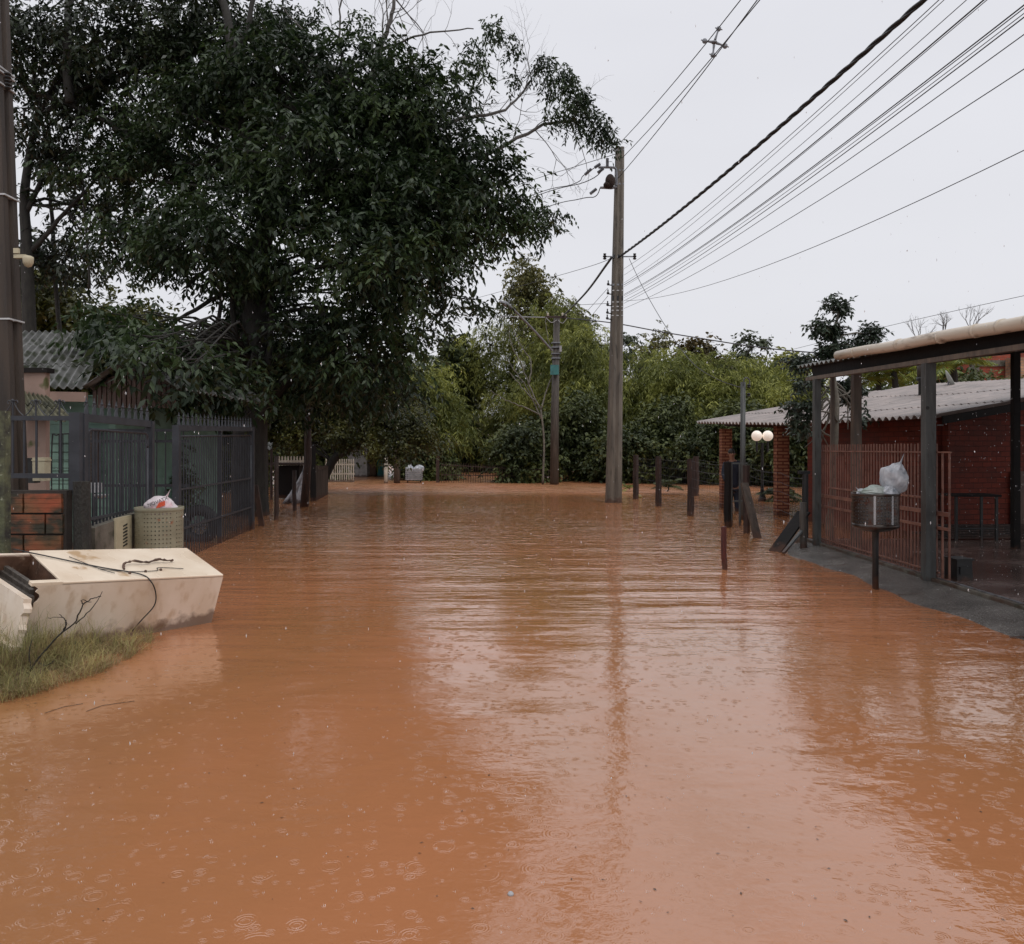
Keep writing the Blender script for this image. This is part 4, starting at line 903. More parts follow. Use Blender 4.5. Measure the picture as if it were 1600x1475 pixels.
# perforated washing-machine drums used as bins
def drum(m, c, r, z0, z1, nu, nv, hole):
    dz = (z1-z0)/nv
    for j in range(nv):
        for i in range(nu):
            a0 = 2*math.pi*i/nu; a1 = 2*math.pi*(i+1)/nu; ac = (a0+a1)/2; zc = z0+(j+.5)*dz
            pt = lambda a, z: (c[0]+r*math.cos(a), c[1]+r*math.sin(a), z)
            za, zb_ = z0+j*dz, z0+(j+1)*dz; hw_ = hole/r
            skip = (i % 9 == 0)
            if skip: m.add([pt(a0, za), pt(a1, za), pt(a1, zb_), pt(a0, zb_)], [(0, 1, 2, 3)]); continue
            vs = [pt(a0, za), pt(a1, za), pt(a1, zb_), pt(a0, zb_)]+[pt(ac-hw_*.8, zc-hole*.8), pt(ac+hw_*.8, zc-hole*.8), pt(ac+hw_*.8, zc+hole*.8), pt(ac-hw_*.8, zc+hole*.8)]
            m.add(vs, [(0,1,5,4),(1,2,6,5),(2,3,7,6),(3,0,4,7)])
bb = Vector((3.87, 8.86, 0)); T = thing('drum_bin', 'dark perforated metal drum bin on a black post at the pavement edge', 'bin', bb)
m = MB(); drum(m, bb, .235, .70, 1.0, 42, 8, .0082); o = m.build('basket', M['drum'], T); md = o.modifiers.new('th', 'SOLIDIFY'); md.thickness = .002
m = MB(); m.lathe(bb, [(.20, .705), (.205, .8), (.20, .9), (.207, .96)], 24, False); m.build('liner', M['plastic'], T, True)
m = MB(); m.lathe(bb, [(.04, .61), (.15, .625), (.225, .655), (.24, .67), (.236, .70), (.22, .70), (.03, .66)], 40); m.build('base', M['drum'], T, True)
m = MB(); m.lathe(bb, [(.236, .995), (.243, 1.005), (.243, 1.02), (.232, 1.02), (.230, .995)], 40, False); m.build('rim', M['drum'], T, True)
m = MB(); m.lathe(bb, [(.034, -.3), (.032, .5), (.036, .6), (.06, .63)], 14); m.build('post', M['black'], T, True)
for an in (-115, -70):
    a = R(an); p = bb+Vector((math.cos(a)*.238, math.sin(a)*.238, 0)); m = MB(); m.bar(p+Vector((0, 0, .70)), p+Vector((0, 0, 1.0)), .022, .004, up=(math.cos(a), math.sin(a), 0)); m.build('seam', M['pale'], T)
bl = Vector((-3.9, 9.2, 0)); T = thing('drum_bin', 'pale mossy perforated drum bin before the slate gates', 'bin', bl)
m = MB(); drum(m, bl, .25, .40, .81, 40, 9, .0085); o = m.build('basket', M['drum_old'], T); md = o.modifiers.new('th', 'SOLIDIFY'); md.thickness = .003
m = MB(); m.lathe(bl, [(.02, .36), (.2, .375), (.25, .40), (.24, .41), (.02, .40)], 40); m.build('base', M['drum_old'], T, True)
m = MB(); m.lathe(bl, [(.251, .805), (.256, .815), (.256, .85), (.247, .85), (.245, .805)], 40, False); m.build('rim', M['drum_old'], T, True)
m = MB(); m.lathe(bl, [(.045, -.4), (.045, .37)], 12); m.build('post', M['wood'], T)

# plastic bags
def bag(name, label, c, size, knot, mt, seed, group=None, fold=.12, parent=None):
    rng_ = random.Random(seed); bm = bmesh.new(); bmesh.ops.create_icosphere(bm, subdivisions=5, radius=1)
    knot = Vector(knot).normalized(); ph = [rng_.uniform(0, 6.28) for _ in range(8)]
    x = knot.orthogonal().normalized(); y = knot.cross(x)
    for v in bm.verts:
        n = v.co.normalized(); t = n.dot(knot); an = math.atan2(n.dot(y), n.dot(x))
        g = max(0, t); fold_ = fold*(.3+g)*(math.sin(an*7+ph[0]+t*2)+.6*math.sin(an*13+ph[1]-t*3)+.4*math.sin(an*23+ph[2]))
        lump = .10*math.sin(n.x*2.4+ph[3])*math.sin(n.y*3+ph[4])+.035*math.sin(n.z*6+ph[5]+n.x*5)+.012*math.sin(n.x*17+ph[6])*math.sin(n.z*15+ph[7])
        cr_ = abs(math.sin(an*4+t*1.5+ph[1]))*.05*(.4+g)+abs(math.sin(an*2.5-t*3+ph[2]))*.05+abs(math.sin(an*9+t*1.2+ph[3]))*.035*(.3+g)
        r = 1+fold_*.45+lump-cr_
        rad = n-knot*t; k = 1-.25*sstep(.1, .6, t)-.69*sstep(.55, 1.0, t)
        q = rad*r*k+knot*(t*r+1.0*sstep(.86, 1.0, t)*.55)
        v.co = Vector((q.x*size[0], q.y*size[1], q.z*size[2]))
    bm.normal_update(); me = bpy.data.meshes.new(name); bm.to_mesh(me); bm.free(); me.materials.append(mt)
    me.polygons.foreach_set('use_smooth', [True]*len(me.polygons))
    o = bpy.data.objects.new(name, me); COL.objects.link(o); o.location = c
    if label: tag(o, label, 'bag', group)
    return o
bag('plastic_bag', 'clear white knotted bag bulging over the right rim of the dark drum bin, topmost', Vector((4.08, 8.86, 1.19)), (.155, .15, .185), (.45, 0, 1), M['plastic'], 1)
bag('plastic_bag', 'small crumpled white bag at the right inside the dark drum bin', Vector((3.98, 8.78, 1.03)), (.11, .10, .085), (.3, -.3, 1), M['plastic'], 2)
bag('plastic_bag', 'greenish grey plastic bag slumped in the left of the dark drum bin', Vector((3.80, 8.78, 1.03)), (.15, .11, .08), (-1, -.1, .15), M['plastic_green'], 3)
bag('plastic_bag', 'white bag end showing under the greenish bag in the dark drum bin', Vector((3.72, 8.84, 1.02)), (.08, .08, .055), (-.6, 0, .8), M['plastic'], 4)
o = bag('plastic_bag', 'white and pink printed shopping bag poking from the mossy drum bin', Vector((-3.87, 9.2, .86)), (.19, .14, .13), (.35, 0, 1), M['plastic_pink'], 5, fold=.08)
tcu = bpy.data.curves.new('bag_print', 'FONT'); tcu.body = 'NOVATX'; tcu.size = .055; tcu.extrude = .001
_t = bpy.data.objects.new('tmp', tcu); COL.objects.link(_t); bpy.context.view_layer.update(); _me = bpy.data.meshes.new_from_object(_t); bpy.data.objects.remove(_t); _me.materials.clear()
to = bpy.data.objects.new('bag_print', _me); COL.objects.link(to); to.parent = o; to.location = (-.10, -.128, -.005); to.rotation_euler = (R(72), R(-22), R(6)); _me.materials.append(M['black'])
m = MB(M=Matrix.Translation((-3.84, 9.058, .875)) @ Matrix.Rotation(R(-18), 4, 'Y')); m.add([(-.05,0,-.02),(.06,0,-.02),(.07,.015,.03),(.0,.012,.03)], [(0,1,2,3)]); m.build('bag_logo', M['red_ink'], o)
#==LEFT==
# ------------------------------------------------------------------ slate gates on the left
def gx(y): return -4.15-(y-8.0)*.087
def finial(m, p, h=.17, cur=True):
    p = Vector(p); m.tube([p, p+Vector((0, 0, h*.62))], [.022, .008], 4); m.ball(p+Vector((0, 0, h*.70)), .016, 5); m.tube([p+Vector((0, 0, h*.78)), p+Vector((0, 0, h))], [.010, .003], 4)
    for s_ in (-1, 1):
        m.tube(smoothpath([p+Vector((0, s_*.045, 0)), p+Vector((0, s_*.03, h*.3)), p+Vector((0, s_*.012, h*.5)), p+Vector((0, s_*.035, h*.58)), p+Vector((0, s_*.038, h*.45))], 3), .005, 4)
def gate(name, label, y0, y1, zt0, zt1, nb, nf, rails, post=.085, zb=-.15):
    T = thing(name, label, 'gate', (gx((y0+y1)/2), (y0+y1)/2, 0), 'slate grey iron gates along the left side')
    zt = lambda y: zt0+(zt1-zt0)*(y-y0)/(y1-y0)
    for y in (y0, y1):
        m = MB(); m.box((gx(y), y, (zt(y)+zb)/2), (post, post, zt(y)-zb), R(5)); m.build('post', M['iron'], T)
    m = MB(); m.bar((gx(y0), y0, zt0-.035), (gx(y1), y1, zt1-.035), .06, .075); m.build('top_rail', M['iron'], T)
    m = MB(); off = Vector((.0, 0, 0))
    yy0, yy1 = y0+.1, y1-.08
    m.tube(smoothpath([(gx(yy0), yy0, zt(yy0)-.32), (gx(yy0), yy0+.005, zt(yy0)-.19), (gx(yy0+.08), yy0+.08, zt(yy0)-.145)], 3), .016, 6)
    m.tube([(gx(yy0+.08), yy0+.08, zt(yy0)-.145), (gx(yy1-.08), yy1-.08, zt(yy1)-.145)], .016, 6)
    m.tube(smoothpath([(gx(yy1-.08), yy1-.08, zt(yy1)-.145), (gx(yy1), yy1-.005, zt(yy1)-.19), (gx(yy1), yy1, zt(yy1)-.32)], 3), .016, 6)
    m.tube([(gx(yy0), yy0, zt(yy0)-.32), (gx(yy0), yy0, zb)], .016, 6); m.tube([(gx(yy1), yy1, zt(yy1)-.32), (gx(yy1), yy1, zb)], .016, 6)
    m.build('inner_frame', M['iron'], T, True)
    m = MB()
    for i in range(nb):
        y = yy0+(yy1-yy0)*(i+.7)/(nb+.4); m.box((gx(y), y, (zt(y)-.15+zb)/2), (.015, .015, zt(y)-.15-zb))
    m.build('bars', M['iron'], T)
    for z in rails:
        m = MB(); m.bar((gx(yy0)+.012, yy0, z), (gx(yy1)+.012, yy1, z), .012, .028); m.build('cross_rail', M['iron'], T)
    for i in range(nf):
        y = y0+(y1-y0)*(i+.5)/nf; m = MB(); finial(m, (gx(y), y, zt(y)+.002)); m.build('finial', M['iron'], T)
    return T
gate('iron_gate', 'nearer slate grey iron gate panel with spiked finials above the meter box', 8.04, 9.92, 1.83, 1.82, 19, 10, (.62, .80))
gate('iron_gate', 'long far slate grey iron gate panel with a row of spiked finials, standing in water', 10.92, 15.3, 1.80, 1.88, 34, 22, (.95, .42))
m = MB(); m.box((gx(13.1)-.0, 13.1, .9), (.05, .05, 1.9)); o = m.build('gate_stile', M['iron']); tag(o, 'upright stile in the middle of the long far slate gate panel', 'post')
# short fence panel on the brick wall
T = thing('scroll_railing', 'short slate grey railing with scrollwork on top of the orange block wall', 'railing', (-4.55, 7.95, 1.15))
Yp = 7.95; xa, xb = P(10, 0, Yp).x, P(122, 0, Yp).x
for z in (1.785, 1.235): m = MB(); m.box(((xa+xb)/2, Yp, z), (xb-xa, .045, .045)); m.build('rail', M['iron'], T)
m = MB()
for px in (20, 38, 57, 95): m.box((P(px, 0, Yp).x, Yp, 1.51), (.016, .016, .51))
m.build('bars', M['iron'], T)
for px in (20, 56, 93):
    x = P(px, 0, Yp).x; m = MB(); m.tube([(x, Yp, 1.80), (x, Yp, 1.96)], .008, 5); m.ball(Vector((x, Yp, 1.955)), .014, 5)
    for s_ in (-1, 1):
        m.tube(smoothpath([(x+s_*.10, Yp, 1.81), (x+s_*.06, Yp, 1.85), (x+s_*.015, Yp, 1.93), (x+s_*.035, Yp, 1.955), (x+s_*.05, Yp, 1.935), (x+s_*.038, Yp, 1.92)], 4), .005, 4)
    m.build('scroll', M['iron'], T)
m = MB(); m.box((-4.17, 7.97, 1.45), (.10, .09, .78)); m.build('corner_post', M['iron'], T)
# block wall
T = thing('block_wall', 'low orange hollow block wall below the short scrolled railing', 'wall', (-4.6, 7.85, 0))
m = MB(); m.box((-4.56, 7.88, .50), (.74, .11, 1.2)); m.build('mortar', M['mortar'], T)
m = MB(); z = -.08; row = 0
while z < 1.08:
    x = -4.93 + (.0 if row % 2 else -.16)
    while x < -4.22:
        x0, x1 = max(x, -4.93), min(x+.345, -4.21)
        if x1-x0 > .06:
            for g in range(4): m.box(((x0+x1)/2+random.uniform(-.002, .002), 7.815-random.uniform(0, .003), z+.021+g*.0445), (x1-x0, .05, .0425))
        x += .365
    z += .195; row += 1
m.build('blocks', M['block'], T)
b0 = P(128, 850, 7.85); m = MB(); m.tube([Vector((b0.x, b0.y, -.2)), Vector((b0.x+.004, b0.y, .5)), Vector((b0.x-.002, b0.y, 1.185))], [.085, .08, .078], 7); o = m.build('gate_post', M['bark'], None); tag(o, 'dark rough post between the orange block wall and the meter box', 'post')
m = MB(); m.box((P(3, 0, 7.3).x, 7.3, .8), (.10, .12, 2.05), .1, .92); o = m.build('mossy_post', M['moss_post']); tag(o, 'thin mossy lichened post at the very left edge of the photo', 'post')
# meter wall
T = thing('meter_cabinet', 'low stained concrete wall with a cream vented cover under the nearer slate gate', 'meter box', (gx(8.7)+.06, 8.7, 0))
m = MB(); a = Vector((gx(8.15)+.08, 8.15, 0)); b = Vector((gx(9.3)+.08, 9.3, 0)); wallquad(m, a, b, -.2, .72, .78, .16); m.build('wall', M['concrete'], T)
m = MB(); wallquad(m, a+Vector((.01, 0, 0)), b+Vector((.01, 0, 0)), .721, .745, .80, .18); 
m = MB(); p = Vector((gx(8.85)+.085, 8.85, .52)); m.box(p, (.025, .44, .50), R(5)); m.build('cover', M['cream'], T)
m = MB(); m.box(p+Vector((.004, 0, 0)), (.025, .39, .45), R(5)); m.build('cover_panel', M['cream'], T)
m = MB()
for k in range(7): m.bar(p+Vector((.018, -.04, .15-k*.035)), p+Vector((.014, .07, .165-k*.035)), .006, .016)
m.build('vent_slots', M['black'], T)
# inner details behind the gates
T = thing('yard_fence', 'dark cross fence seen through the gap between the two slate gates', 'fence', (-5.2, 12, 0))
for z in (1.76, 1.60, .95, .45):
    m = MB(); m.bar((-6.3, 12.2, z), (-4.75, 12.2, z), .03, .04); m.build('rail', M['iron'], T)
m = MB()
for k in range(12): m.box((-6.25+k*.13, 12.2, .85), (.014, .014, 1.85))
m.build('bars', M['iron'], T)
bg('yard_shrub', 'dark shrub in the yard seen through the slate gates', 262, 690, 24, 15, 120, 12, dict(L=.2, pairs=3, ll=.11, lw=.03, droop=.5), M['leaf_bush'], 401, bottom=800, nl=6, cat='shrub', clump=.12)
T = thing('tyre', 'black car tyre standing in the water behind the far slate gate', 'tyre', P(311, 830, 13.4))
c = P(311, 820, 13.4); m = MB()
ring = [c+Vector((math.cos(a)*.24, .0, math.sin(a)*.24)) for a in np.linspace(0, 2*math.pi, 29)]; m.tube(ring, .09, 10, False); m.build('tread', M['tyre'], T, True)
m = MB()
for a in np.arange(0, 6.28, .785): m.bar(c, c+Vector((math.cos(a)*.17, 0, math.sin(a)*.17)), .03, .03)
m.ball(c, .05, 6); m.build('rim', M['steel'], T)
m = MB(); m.box(P(146, 762, 10.5), (.16, .12, .12)); m.lathe(P(158, 775, 10.4), [(.02, -.03), (.08, 0), (.085, .02)], 14); o = m.build('wash_basin', M['pale']); tag(o, 'small white basin seen through the bars of the nearer slate gate', 'basin')
# mint house
MH = thing('mint_house', 'mint green boarded house with old grey corrugated roof behind the slate gates', 'house', (-7, 14, 0))
def boards(m, a, b, z0, z1, step=.14, th=.02, push=None):
    a = Vector((a[0], a[1], 0)); b = Vector((b[0], b[1], 0)); nr = Vector(((b-a).y, -(b-a).x, 0)).normalized()
    z = z0
    while z < z1:
        h = min(step, z1-z)
        vs = []
        for p in (a, b): vs += [p+nr*.022+Vector((0, 0, z)), p+Vector((0, 0, z)), p+Vector((0, 0, z+h)), p+nr*.006+Vector((0, 0, z+h))]
        m.add(vs, [(0,4,7,3), (0,1,5,4), (3,7,6,2), (4,5,6,7), (0,3,2,1)]); z += step
m = MB(); boards(m, (-9.5, 12.6), (-6.02, 12.6), -.1, 2.3); m.build('front_boards', M['mint'], MH)
m = MB(); boards(m, (-6.0, 12.62), (-6.0, 17), -.1, 2.2); m.build('side_boards', M['mint'], MH)
m = MB(); m.box((-7.75, 14.8, 1.1), (3.45, 4.3, 2.3)); m.build('wall_core', M['mortar'], MH)
m = MB(); m.box((-6.01, 12.56, 1.1), (.10, .10, 2.4)); m.build('corner_board', M['mint'], MH)
m = MB(); m.box((-6.42, 12.52, 1.35), (.42, .05, .85)); w = m.build('window', M['gable'], MH)
m = MB()
for k in range(14): m.box((-6.42, 12.485, .98+k*.055), (.36, .012, .03))
m.build('louvres', M['wood_grey'], w)
A = P(66, 601, 12.2); B = P(133, 606, 12.0); d = Vector((-1.1, 3.2, 1.25)); A2 = A+Vector((-1.6, .15, .0))
corr('roof', A2, B, B+d, A2+d, 17, .024, M['fibre_old'], MH, 3)
m = MB(); m.bar(A2+Vector((0, .05, -.13)), B+Vector((0, .05, -.13)), .04, .14); m.build('eave_board', M['plaster_pink'], MH)
g0 = P(133, 606, 11.95); g1 = P(203, 560, 11.95); g2 = P(273, 606, 11.95)
corr('gable_roof', g0+Vector((-.03, 0, 0)), g0+Vector((-.03, 4.5, 0)), g1+Vector((0, 4.5, 0)), g1, 25, .022, M['fibre_old'], MH, 3)
corr('gable_roof', g2, g2+Vector((0, 4.5, 0)), g1+Vector((.01, 4.5, 0)), g1+Vector((.01, 0, 0)), 25, .022, M['fibre_old'], MH, 3)
m = MB(); m.add([g0+Vector((.02, .2, -.02)), g2+Vector((0, .2, -.02)), g1+Vector((0, .2, -.03)), g0+Vector((.02, .26, -.02)), g2+Vector((0, .26, -.02)), g1+Vector((0, .26, -.03))], [(0,1,2),(5,4,3),(0,3,4,1),(1,4,5,2),(2,5,3,0)])
for k in range(17):
    x = g0.x+.05+k*.072; zt_ = g0.z+(g1.z-g0.z)*max(0, 1-abs(x-g1.x)/(g1.x-g0.x))-.04
    if zt_ > g0.z-.3: m.box((x, 12.13, (zt_+g0.z-.28)/2), (.05, .03, zt_-g0.z+.28))
m.build('gable_boards', M['gable'], MH)
# pink outbuilding, lean-to roof
PH = thing('outbuilding', 'small pink plaster outbuilding with mossy lean-to roof behind the dark left pole', 'outbuilding', (-6.2, 10.6, 0))
p0, p1 = P(-30, 0, 10.6).x, P(71, 0, 10.6).x; m = MB(); m.box(((p0+p1)/2, 10.65, 1.16), (p1-p0, .1, 2.6)); m.build('wall', M['plaster_pink'], PH)
m = MB(); m.box(((p0+p1)/2+.01, 10.65, 2.49), (p1-p0+.06, .18, .06)); m.build('coping', M['near_black'], PH)
corr('lean_to_roof', P(20, 650, 9.6), P(118, 658, 9.6), P(72, 622, 10.58), P(20, 612, 10.58), 8, .02, M['fibre_moss'], PH, 2)
m = MB(); m.box((P(60, 0, 9.9).x, 9.9, .85), (.22, .08, 2.0)); m.build('jamb', M['plaster_pink'], PH)
m = MB(); m.box((P(35, 0, 10).x, 10.0, 1.42), (.3, .05, .03)); m.build('white_rail', M['white_paint'], PH)
T = thing('garden_trellis', 'black wire trellis with a rounded top standing before the mint green boards', 'trellis', (P(92, 0, 10.4).x, 10.4, .4))
m = MB(); x0, x1 = P(81, 0, 10.4).x, P(108, 0, 10.4).x
m.tube(smoothpath([(x0, 10.4, .3), (x0, 10.4, 1.55), (x0+.06, 10.4, 1.66), (x1, 10.4, 1.68)], 5), .009, 5); m.tube([(x1, 10.4, .3), (x1, 10.4, 1.68)], .009, 5); m.tube([((x0+x1)/2+.03, 10.4, .3), ((x0+x1)/2+.03, 10.4, 1.68)], .007, 5)
m.tube([(x0+.09, 10.4, .3), (x0+.09, 10.4, 1.68)], .007, 5)
m.build('frame', M['black'], T); m = MB()
for k in range(13): m.tube([(x0, 10.4, .35+k*.1), (x1, 10.4, .35+k*.1)], .004, 4)
m.build('grid_wires', M['black'], T)
m = MB(); m.box(P(65, 733, 9.3), (.13, .12, .26), 0, 1.06); m.box(P(65, 719, 9.3), (.15, .14, .015)); o = m.build('storage_box', M['cream']); tag(o, 'pale upright plastic box behind the railing left of the trellis', 'box')
m = MB(); m.box(P(48, 735, 9.35), (.15, .12, .28)); m.box(P(48, 717, 9.35), (.17, .14, .015)); o = m.build('storage_box', M['black']); tag(o, 'black upright box behind the railing beside the pale one', 'box')

# ------------------------------------------------------------------ fridge
TFR = Vector((-2.46, 7.1, .42)); u = Vector((-.92, -1.2, .12)).normalized(); d = Vector((-.52, .39, .205)); d = (d-u*d.dot(u)).normalized(); n = d.cross(u).normalized()
if n.z < 0: n = -n
Mf = Matrix(((u.x, d.x, n.x, TFR.x), (u.y, d.y, n.y, TFR.y), (u.z, d.z, n.z, TFR.z), (0, 0, 0, 1)))
FR = thing('refrigerator', 'broken cream refrigerator lying on its side half in the flood on the grassy left bank', 'refrigerator', (-3.0, 6.8, 0))
def fbox(m, x0, x1, y0, y1, z0, z1, sk=0): m.add([(x0,y0,z0),(x1,y0,z0),(x1,y1,z0),(x0,y1,z0),(x0,y0,z1),(x1,y0,z1),(x1,y1,z1),(x0,y1,z1)], [(3,2,1,0),(4,5,6,7),(0,1,5,4),(1,2,6,5),(2,3,7,6),(3,0,4,7)])
DW = .62; HH = .60
m = MB(M=Mf); fbox(m, 0, 1.33, 0, DW, -.02, 0); o = m.build('side_panel', M['enamel'], FR); bv = o.modifiers.new('bv', 'BEVEL'); bv.width = .007; bv.segments = 3
m = MB(M=Mf)      # front sheet with a ragged left edge
zs_ = np.linspace(-HH, -.021, 26); rd = random.Random(8); xe = [1.52+.05*math.sin(z*14)+rd.uniform(-.015, .015)+.03*(z+.3) for z in zs_]
vs = []
for z, x in zip(zs_, xe): vs += [(0, 0, z), (.7, 0, z), (x, 0, z)]
nz_ = len(zs_); vs2 = [(x, y+.012, z) for x, y, z in vs]
fs = []
for i in range(nz_-1):
    for j in range(2): fs += [(i*3+j, i*3+j+1, (i+1)*3+j+1, (i+1)*3+j), tuple(q+3*nz_ for q in ((i+1)*3+j, (i+1)*3+j+1, i*3+j+1, i*3+j))]
    fs.append((i*3+2, i*3+2+3*nz_, (i+1)*3+2+3*nz_, (i+1)*3+2))
m.add(vs+vs2, fs); m.build('back_sheet', M['enamel_side'], FR)
m = MB(M=Mf); fbox(m, 1.325, 1.54, .0, .05, -.022, .002); m.build('lip', M['enamel'], FR)
m = MB(M=Mf); fbox(m, -.0, .02, 0.012, DW, -HH, -.02); fbox(m, 0, 1.95, DW-.03, DW-.002, -HH, -.02); fbox(m, 0, 1.95, .015, DW-.03, -HH, -HH+.03); m.build('shell', M['enamel_side'], FR)
m = MB(M=Mf); fbox(m, 1.30, 1.325, .014, DW-.03, -HH+.03, -.021); fbox(m, 1.325, 1.93, DW-.05, DW-.031, -HH+.03, -.03); fbox(m, 1.325, 1.9, .06, DW-.05, -HH+.03, -HH+.05); m.build('lining', M['rust'], FR)
for k, (dy, Yq) in enumerate([(0, 6.02), (11, 5.97), (22, 5.92)]):
    m = MB(); m.bar(P(50, 915+dy, Yq), P(-60, 843+dy, Yq+.75), .03, .045); m.build('shelf_rail', M['wood_grey'], FR)
rd = random.Random(2); ta, tb_ = P(41, 938, 5.72), P(-110, 838, 6.6); ba, bb_ = P(24, 1012, 5.66), P(-118, 925, 6.55); th_ = Vector((.03, .045, -.01)); vs = []
for i in range(12):
    t = i/11; j = rd.uniform(0, .022); r0_ = ta.lerp(ba, t); l0_ = tb_.lerp(bb_, t); vs += [r0_.lerp(l0_, j), r0_.lerp(l0_, .1), l0_]
K = len(vs); vs += [v+th_ for v in vs]; fs = []
for i in range(11):
    a = 3*i
    for q in (0, 1): fs += [(a+q, a+q+1, a+q+4, a+q+3), (a+q+3+K, a+q+4+K, a+q+1+K, a+q+K)]
    fs.append((a, a+3, a+3+K, a+K))
fs += [(0, K, 1+K, 1), (1, 1+K, 2+K, 2), (33, 34, 34+K, 33+K), (34, 35, 35+K, 34+K)]; m = MB(); m.add(vs, fs); m.build('door', M['enamel_side'], FR)
m = MB(); m.bar(ba+Vector((0, -.01, -.01)), bb_+Vector((0, -.01, -.01)), .05, .03); m.build('door_edge', M['enamel'], FR)
m = MB(M=Mf)
hp = smoothpath([(.30, .31, .010), (.36, .29, .022), (.45, .30, .03), (.56, .27, .018), (.68, .28, .03), (.76, .25, .02), (.79, .17, .008)], 5); _q = random.Random(5); m.tube([Vector(p)+Vector((0, _q.uniform(-.004, .004), _q.uniform(-.003, .004))) for p in hp], [_q.uniform(.005, .012) for _ in hp], 6)
m.build('torn_seal', M['rust'], FR, True)
m = MB(M=Mf)
for k in range(3): m.ball(Vector((.50+k*.14, .14-.02*k, .006)), .012, 5)
m.build('hinge_bolt', M['rust'], FR)
m = MB(M=Mf); m.tube(smoothpath([(1.45, .6, .02), (1.2, .42, .012), (.95, .22, .010), (.72, .06, .012), (.66, -.02, -.02), (.60, -.03, -.12), (.60, -.05, -.22), (.68, -.05, -.34), (.74, -.06, -.42)], 6), .005, 6); m.build('power_cord', M['black'], FR, True)
m = MB(M=Mf); m.tube(smoothpath([(1.1, .45, .01), (.98, .2, .01), (.9, .1, .01)], 4), .003, 5); m.tube(smoothpath([(.98, .2, .008), (.8, .13, .008), (.55, .12, .008), (.5, .18, .008), (.3, .14, .008)], 5), .003, 5); m.build('thin_wire', M['black'], FR)

# bank vegetation
rng = np.random.default_rng(77)
def blades(n, region, h, w, rng, lean=.5):
    pts = []
    while len(pts) < n:
        x = rng.uniform(*region[0]); y = rng.uniform(*region[1]); e = edge_bank(y)
        if e < -50: continue
        inside = e-x
        if inside < -.12 or inside > region[2]: continue
        # keep out of the fridge footprint
        q = Vector((x, y, 0))-Vector((TFR.x, TFR.y, 0)); uu = Vector((u.x, u.y, 0)).normalized(); dd = Vector((d.x, d.y, 0)).normalized()
        if q.dot(dd) > -.02 and -.1 < q.dot(uu) < 1.6: continue
        if math.sin(x*11+y*3)*math.sin(y*9-x*4)+.35*math.sin(x*23+y*17) < -.25 and rng.random() < .8: continue
        pts.append((x, y, gh(x, y)))
    Pp = np.array(pts); Pp[:, 2] = np.maximum(Pp[:, 2], -.03)
    a = rng.uniform(0, 6.28, n); ln = rng.uniform(.1, lean, n); hh = h*rng.uniform(.35, 1.15, n)
    hor = np.stack([np.cos(a), np.sin(a), np.zeros(n)], 1); sd_ = np.stack([-np.sin(a), np.cos(a), np.zeros(n)], 1)*w
    up = np.array([0, 0, 1.0]); ps = [Pp]; out = []
    for k, (e, f_) in enumerate([(.0, 1), (.55, .85), (1.1, .45)]):
        ps.append(ps[-1]+hor*(hh*ln*(.25+e*.5)*.5)[:, None]+up*(hh*f_*.42/(1+.3*ln*e))[:, None]+rng.normal(0, .006, (n, 3)))
    for k, (w0, w1) in enumerate([(1, .85), (.85, .6), (.6, .12)]):
        out.append(np.stack([ps[k]-sd_*w0, ps[k]+sd_*w0, ps[k+1]+sd_*w1, ps[k+1]-sd_*w1], 1))
    return np.concatenate(out, 0)
V = blades(5200, ((-4.2, -2.6), (4.8, 6.6), 1.3), .17, .0017, rng, 2.6)
V = np.concatenate([V, blades(900, ((-4.2, -3.0), (5.0, 6.5), 1.3), .30, .0016, rng, 1.6)])
o = np_mesh('bank_grass', V, M['grass']); tag(o, 'green grass growing on the small bank below the fridge', 'grass', kind='stuff')
V = blades(4200, ((-4.2, -2.55), (4.6, 6.7), .45), .12, .0016, rng, 2.6)
o = np_mesh('dry_grass', V, M['grass_dry']); tag(o, 'dry brown grass along the waterline of the small bank', 'dry grass', kind='stuff')
T = thing('dead_branch', 'dark leafless branch sticking up from the grass in front of the fridge', 'branch', P(70, 1020, 5.5)); m = MB(); rd = random.Random(12)
for pts, r in [([(40,1055),(85,1000),(115,975),(130,945),(145,935),(158,932)], .006), ([(118,975),(140,955),(152,940),(160,925)], .004), ([(95,992),(103,975),(98,965),(75,966)], .0035), ([(100,985),(104,972),(92,960)], .004), ([(130,945),(128,938),(142,941)], .004), ([(60,1035),(72,1040),(85,1032)], .005), ([(48,1045),(46,1020),(50,1000)], .005)]:
    q = smoothpath([P(x, y, 5.35-.003*i) for i, (x, y) in enumerate(pts)], 5); m.tube([p+Vector((rd.uniform(-.004, .004), 0, rd.uniform(-.004, .004))) for p in q], [r*(1-.6*i/len(q)) for i in range(len(q))], 6)
m.build('stem', M['bark'], T, True)
for k, (pts, lab) in enumerate([([(70,1115),(100,1105),(130,1100)], 'floating dark twig nearer the left bank tip, shorter curved one'), ([(135,1112),(160,1103),(210,1096)], 'longer thin floating twig off the grassy bank')]):
    m = MB(); m.tube([Wt(x, y)+Vector((0, 0, .003)) for x, y in pts], .0015, 5); tag(m.build('floating_twig', M['bark']), lab, 'twig', 'twigs floating off the bank')

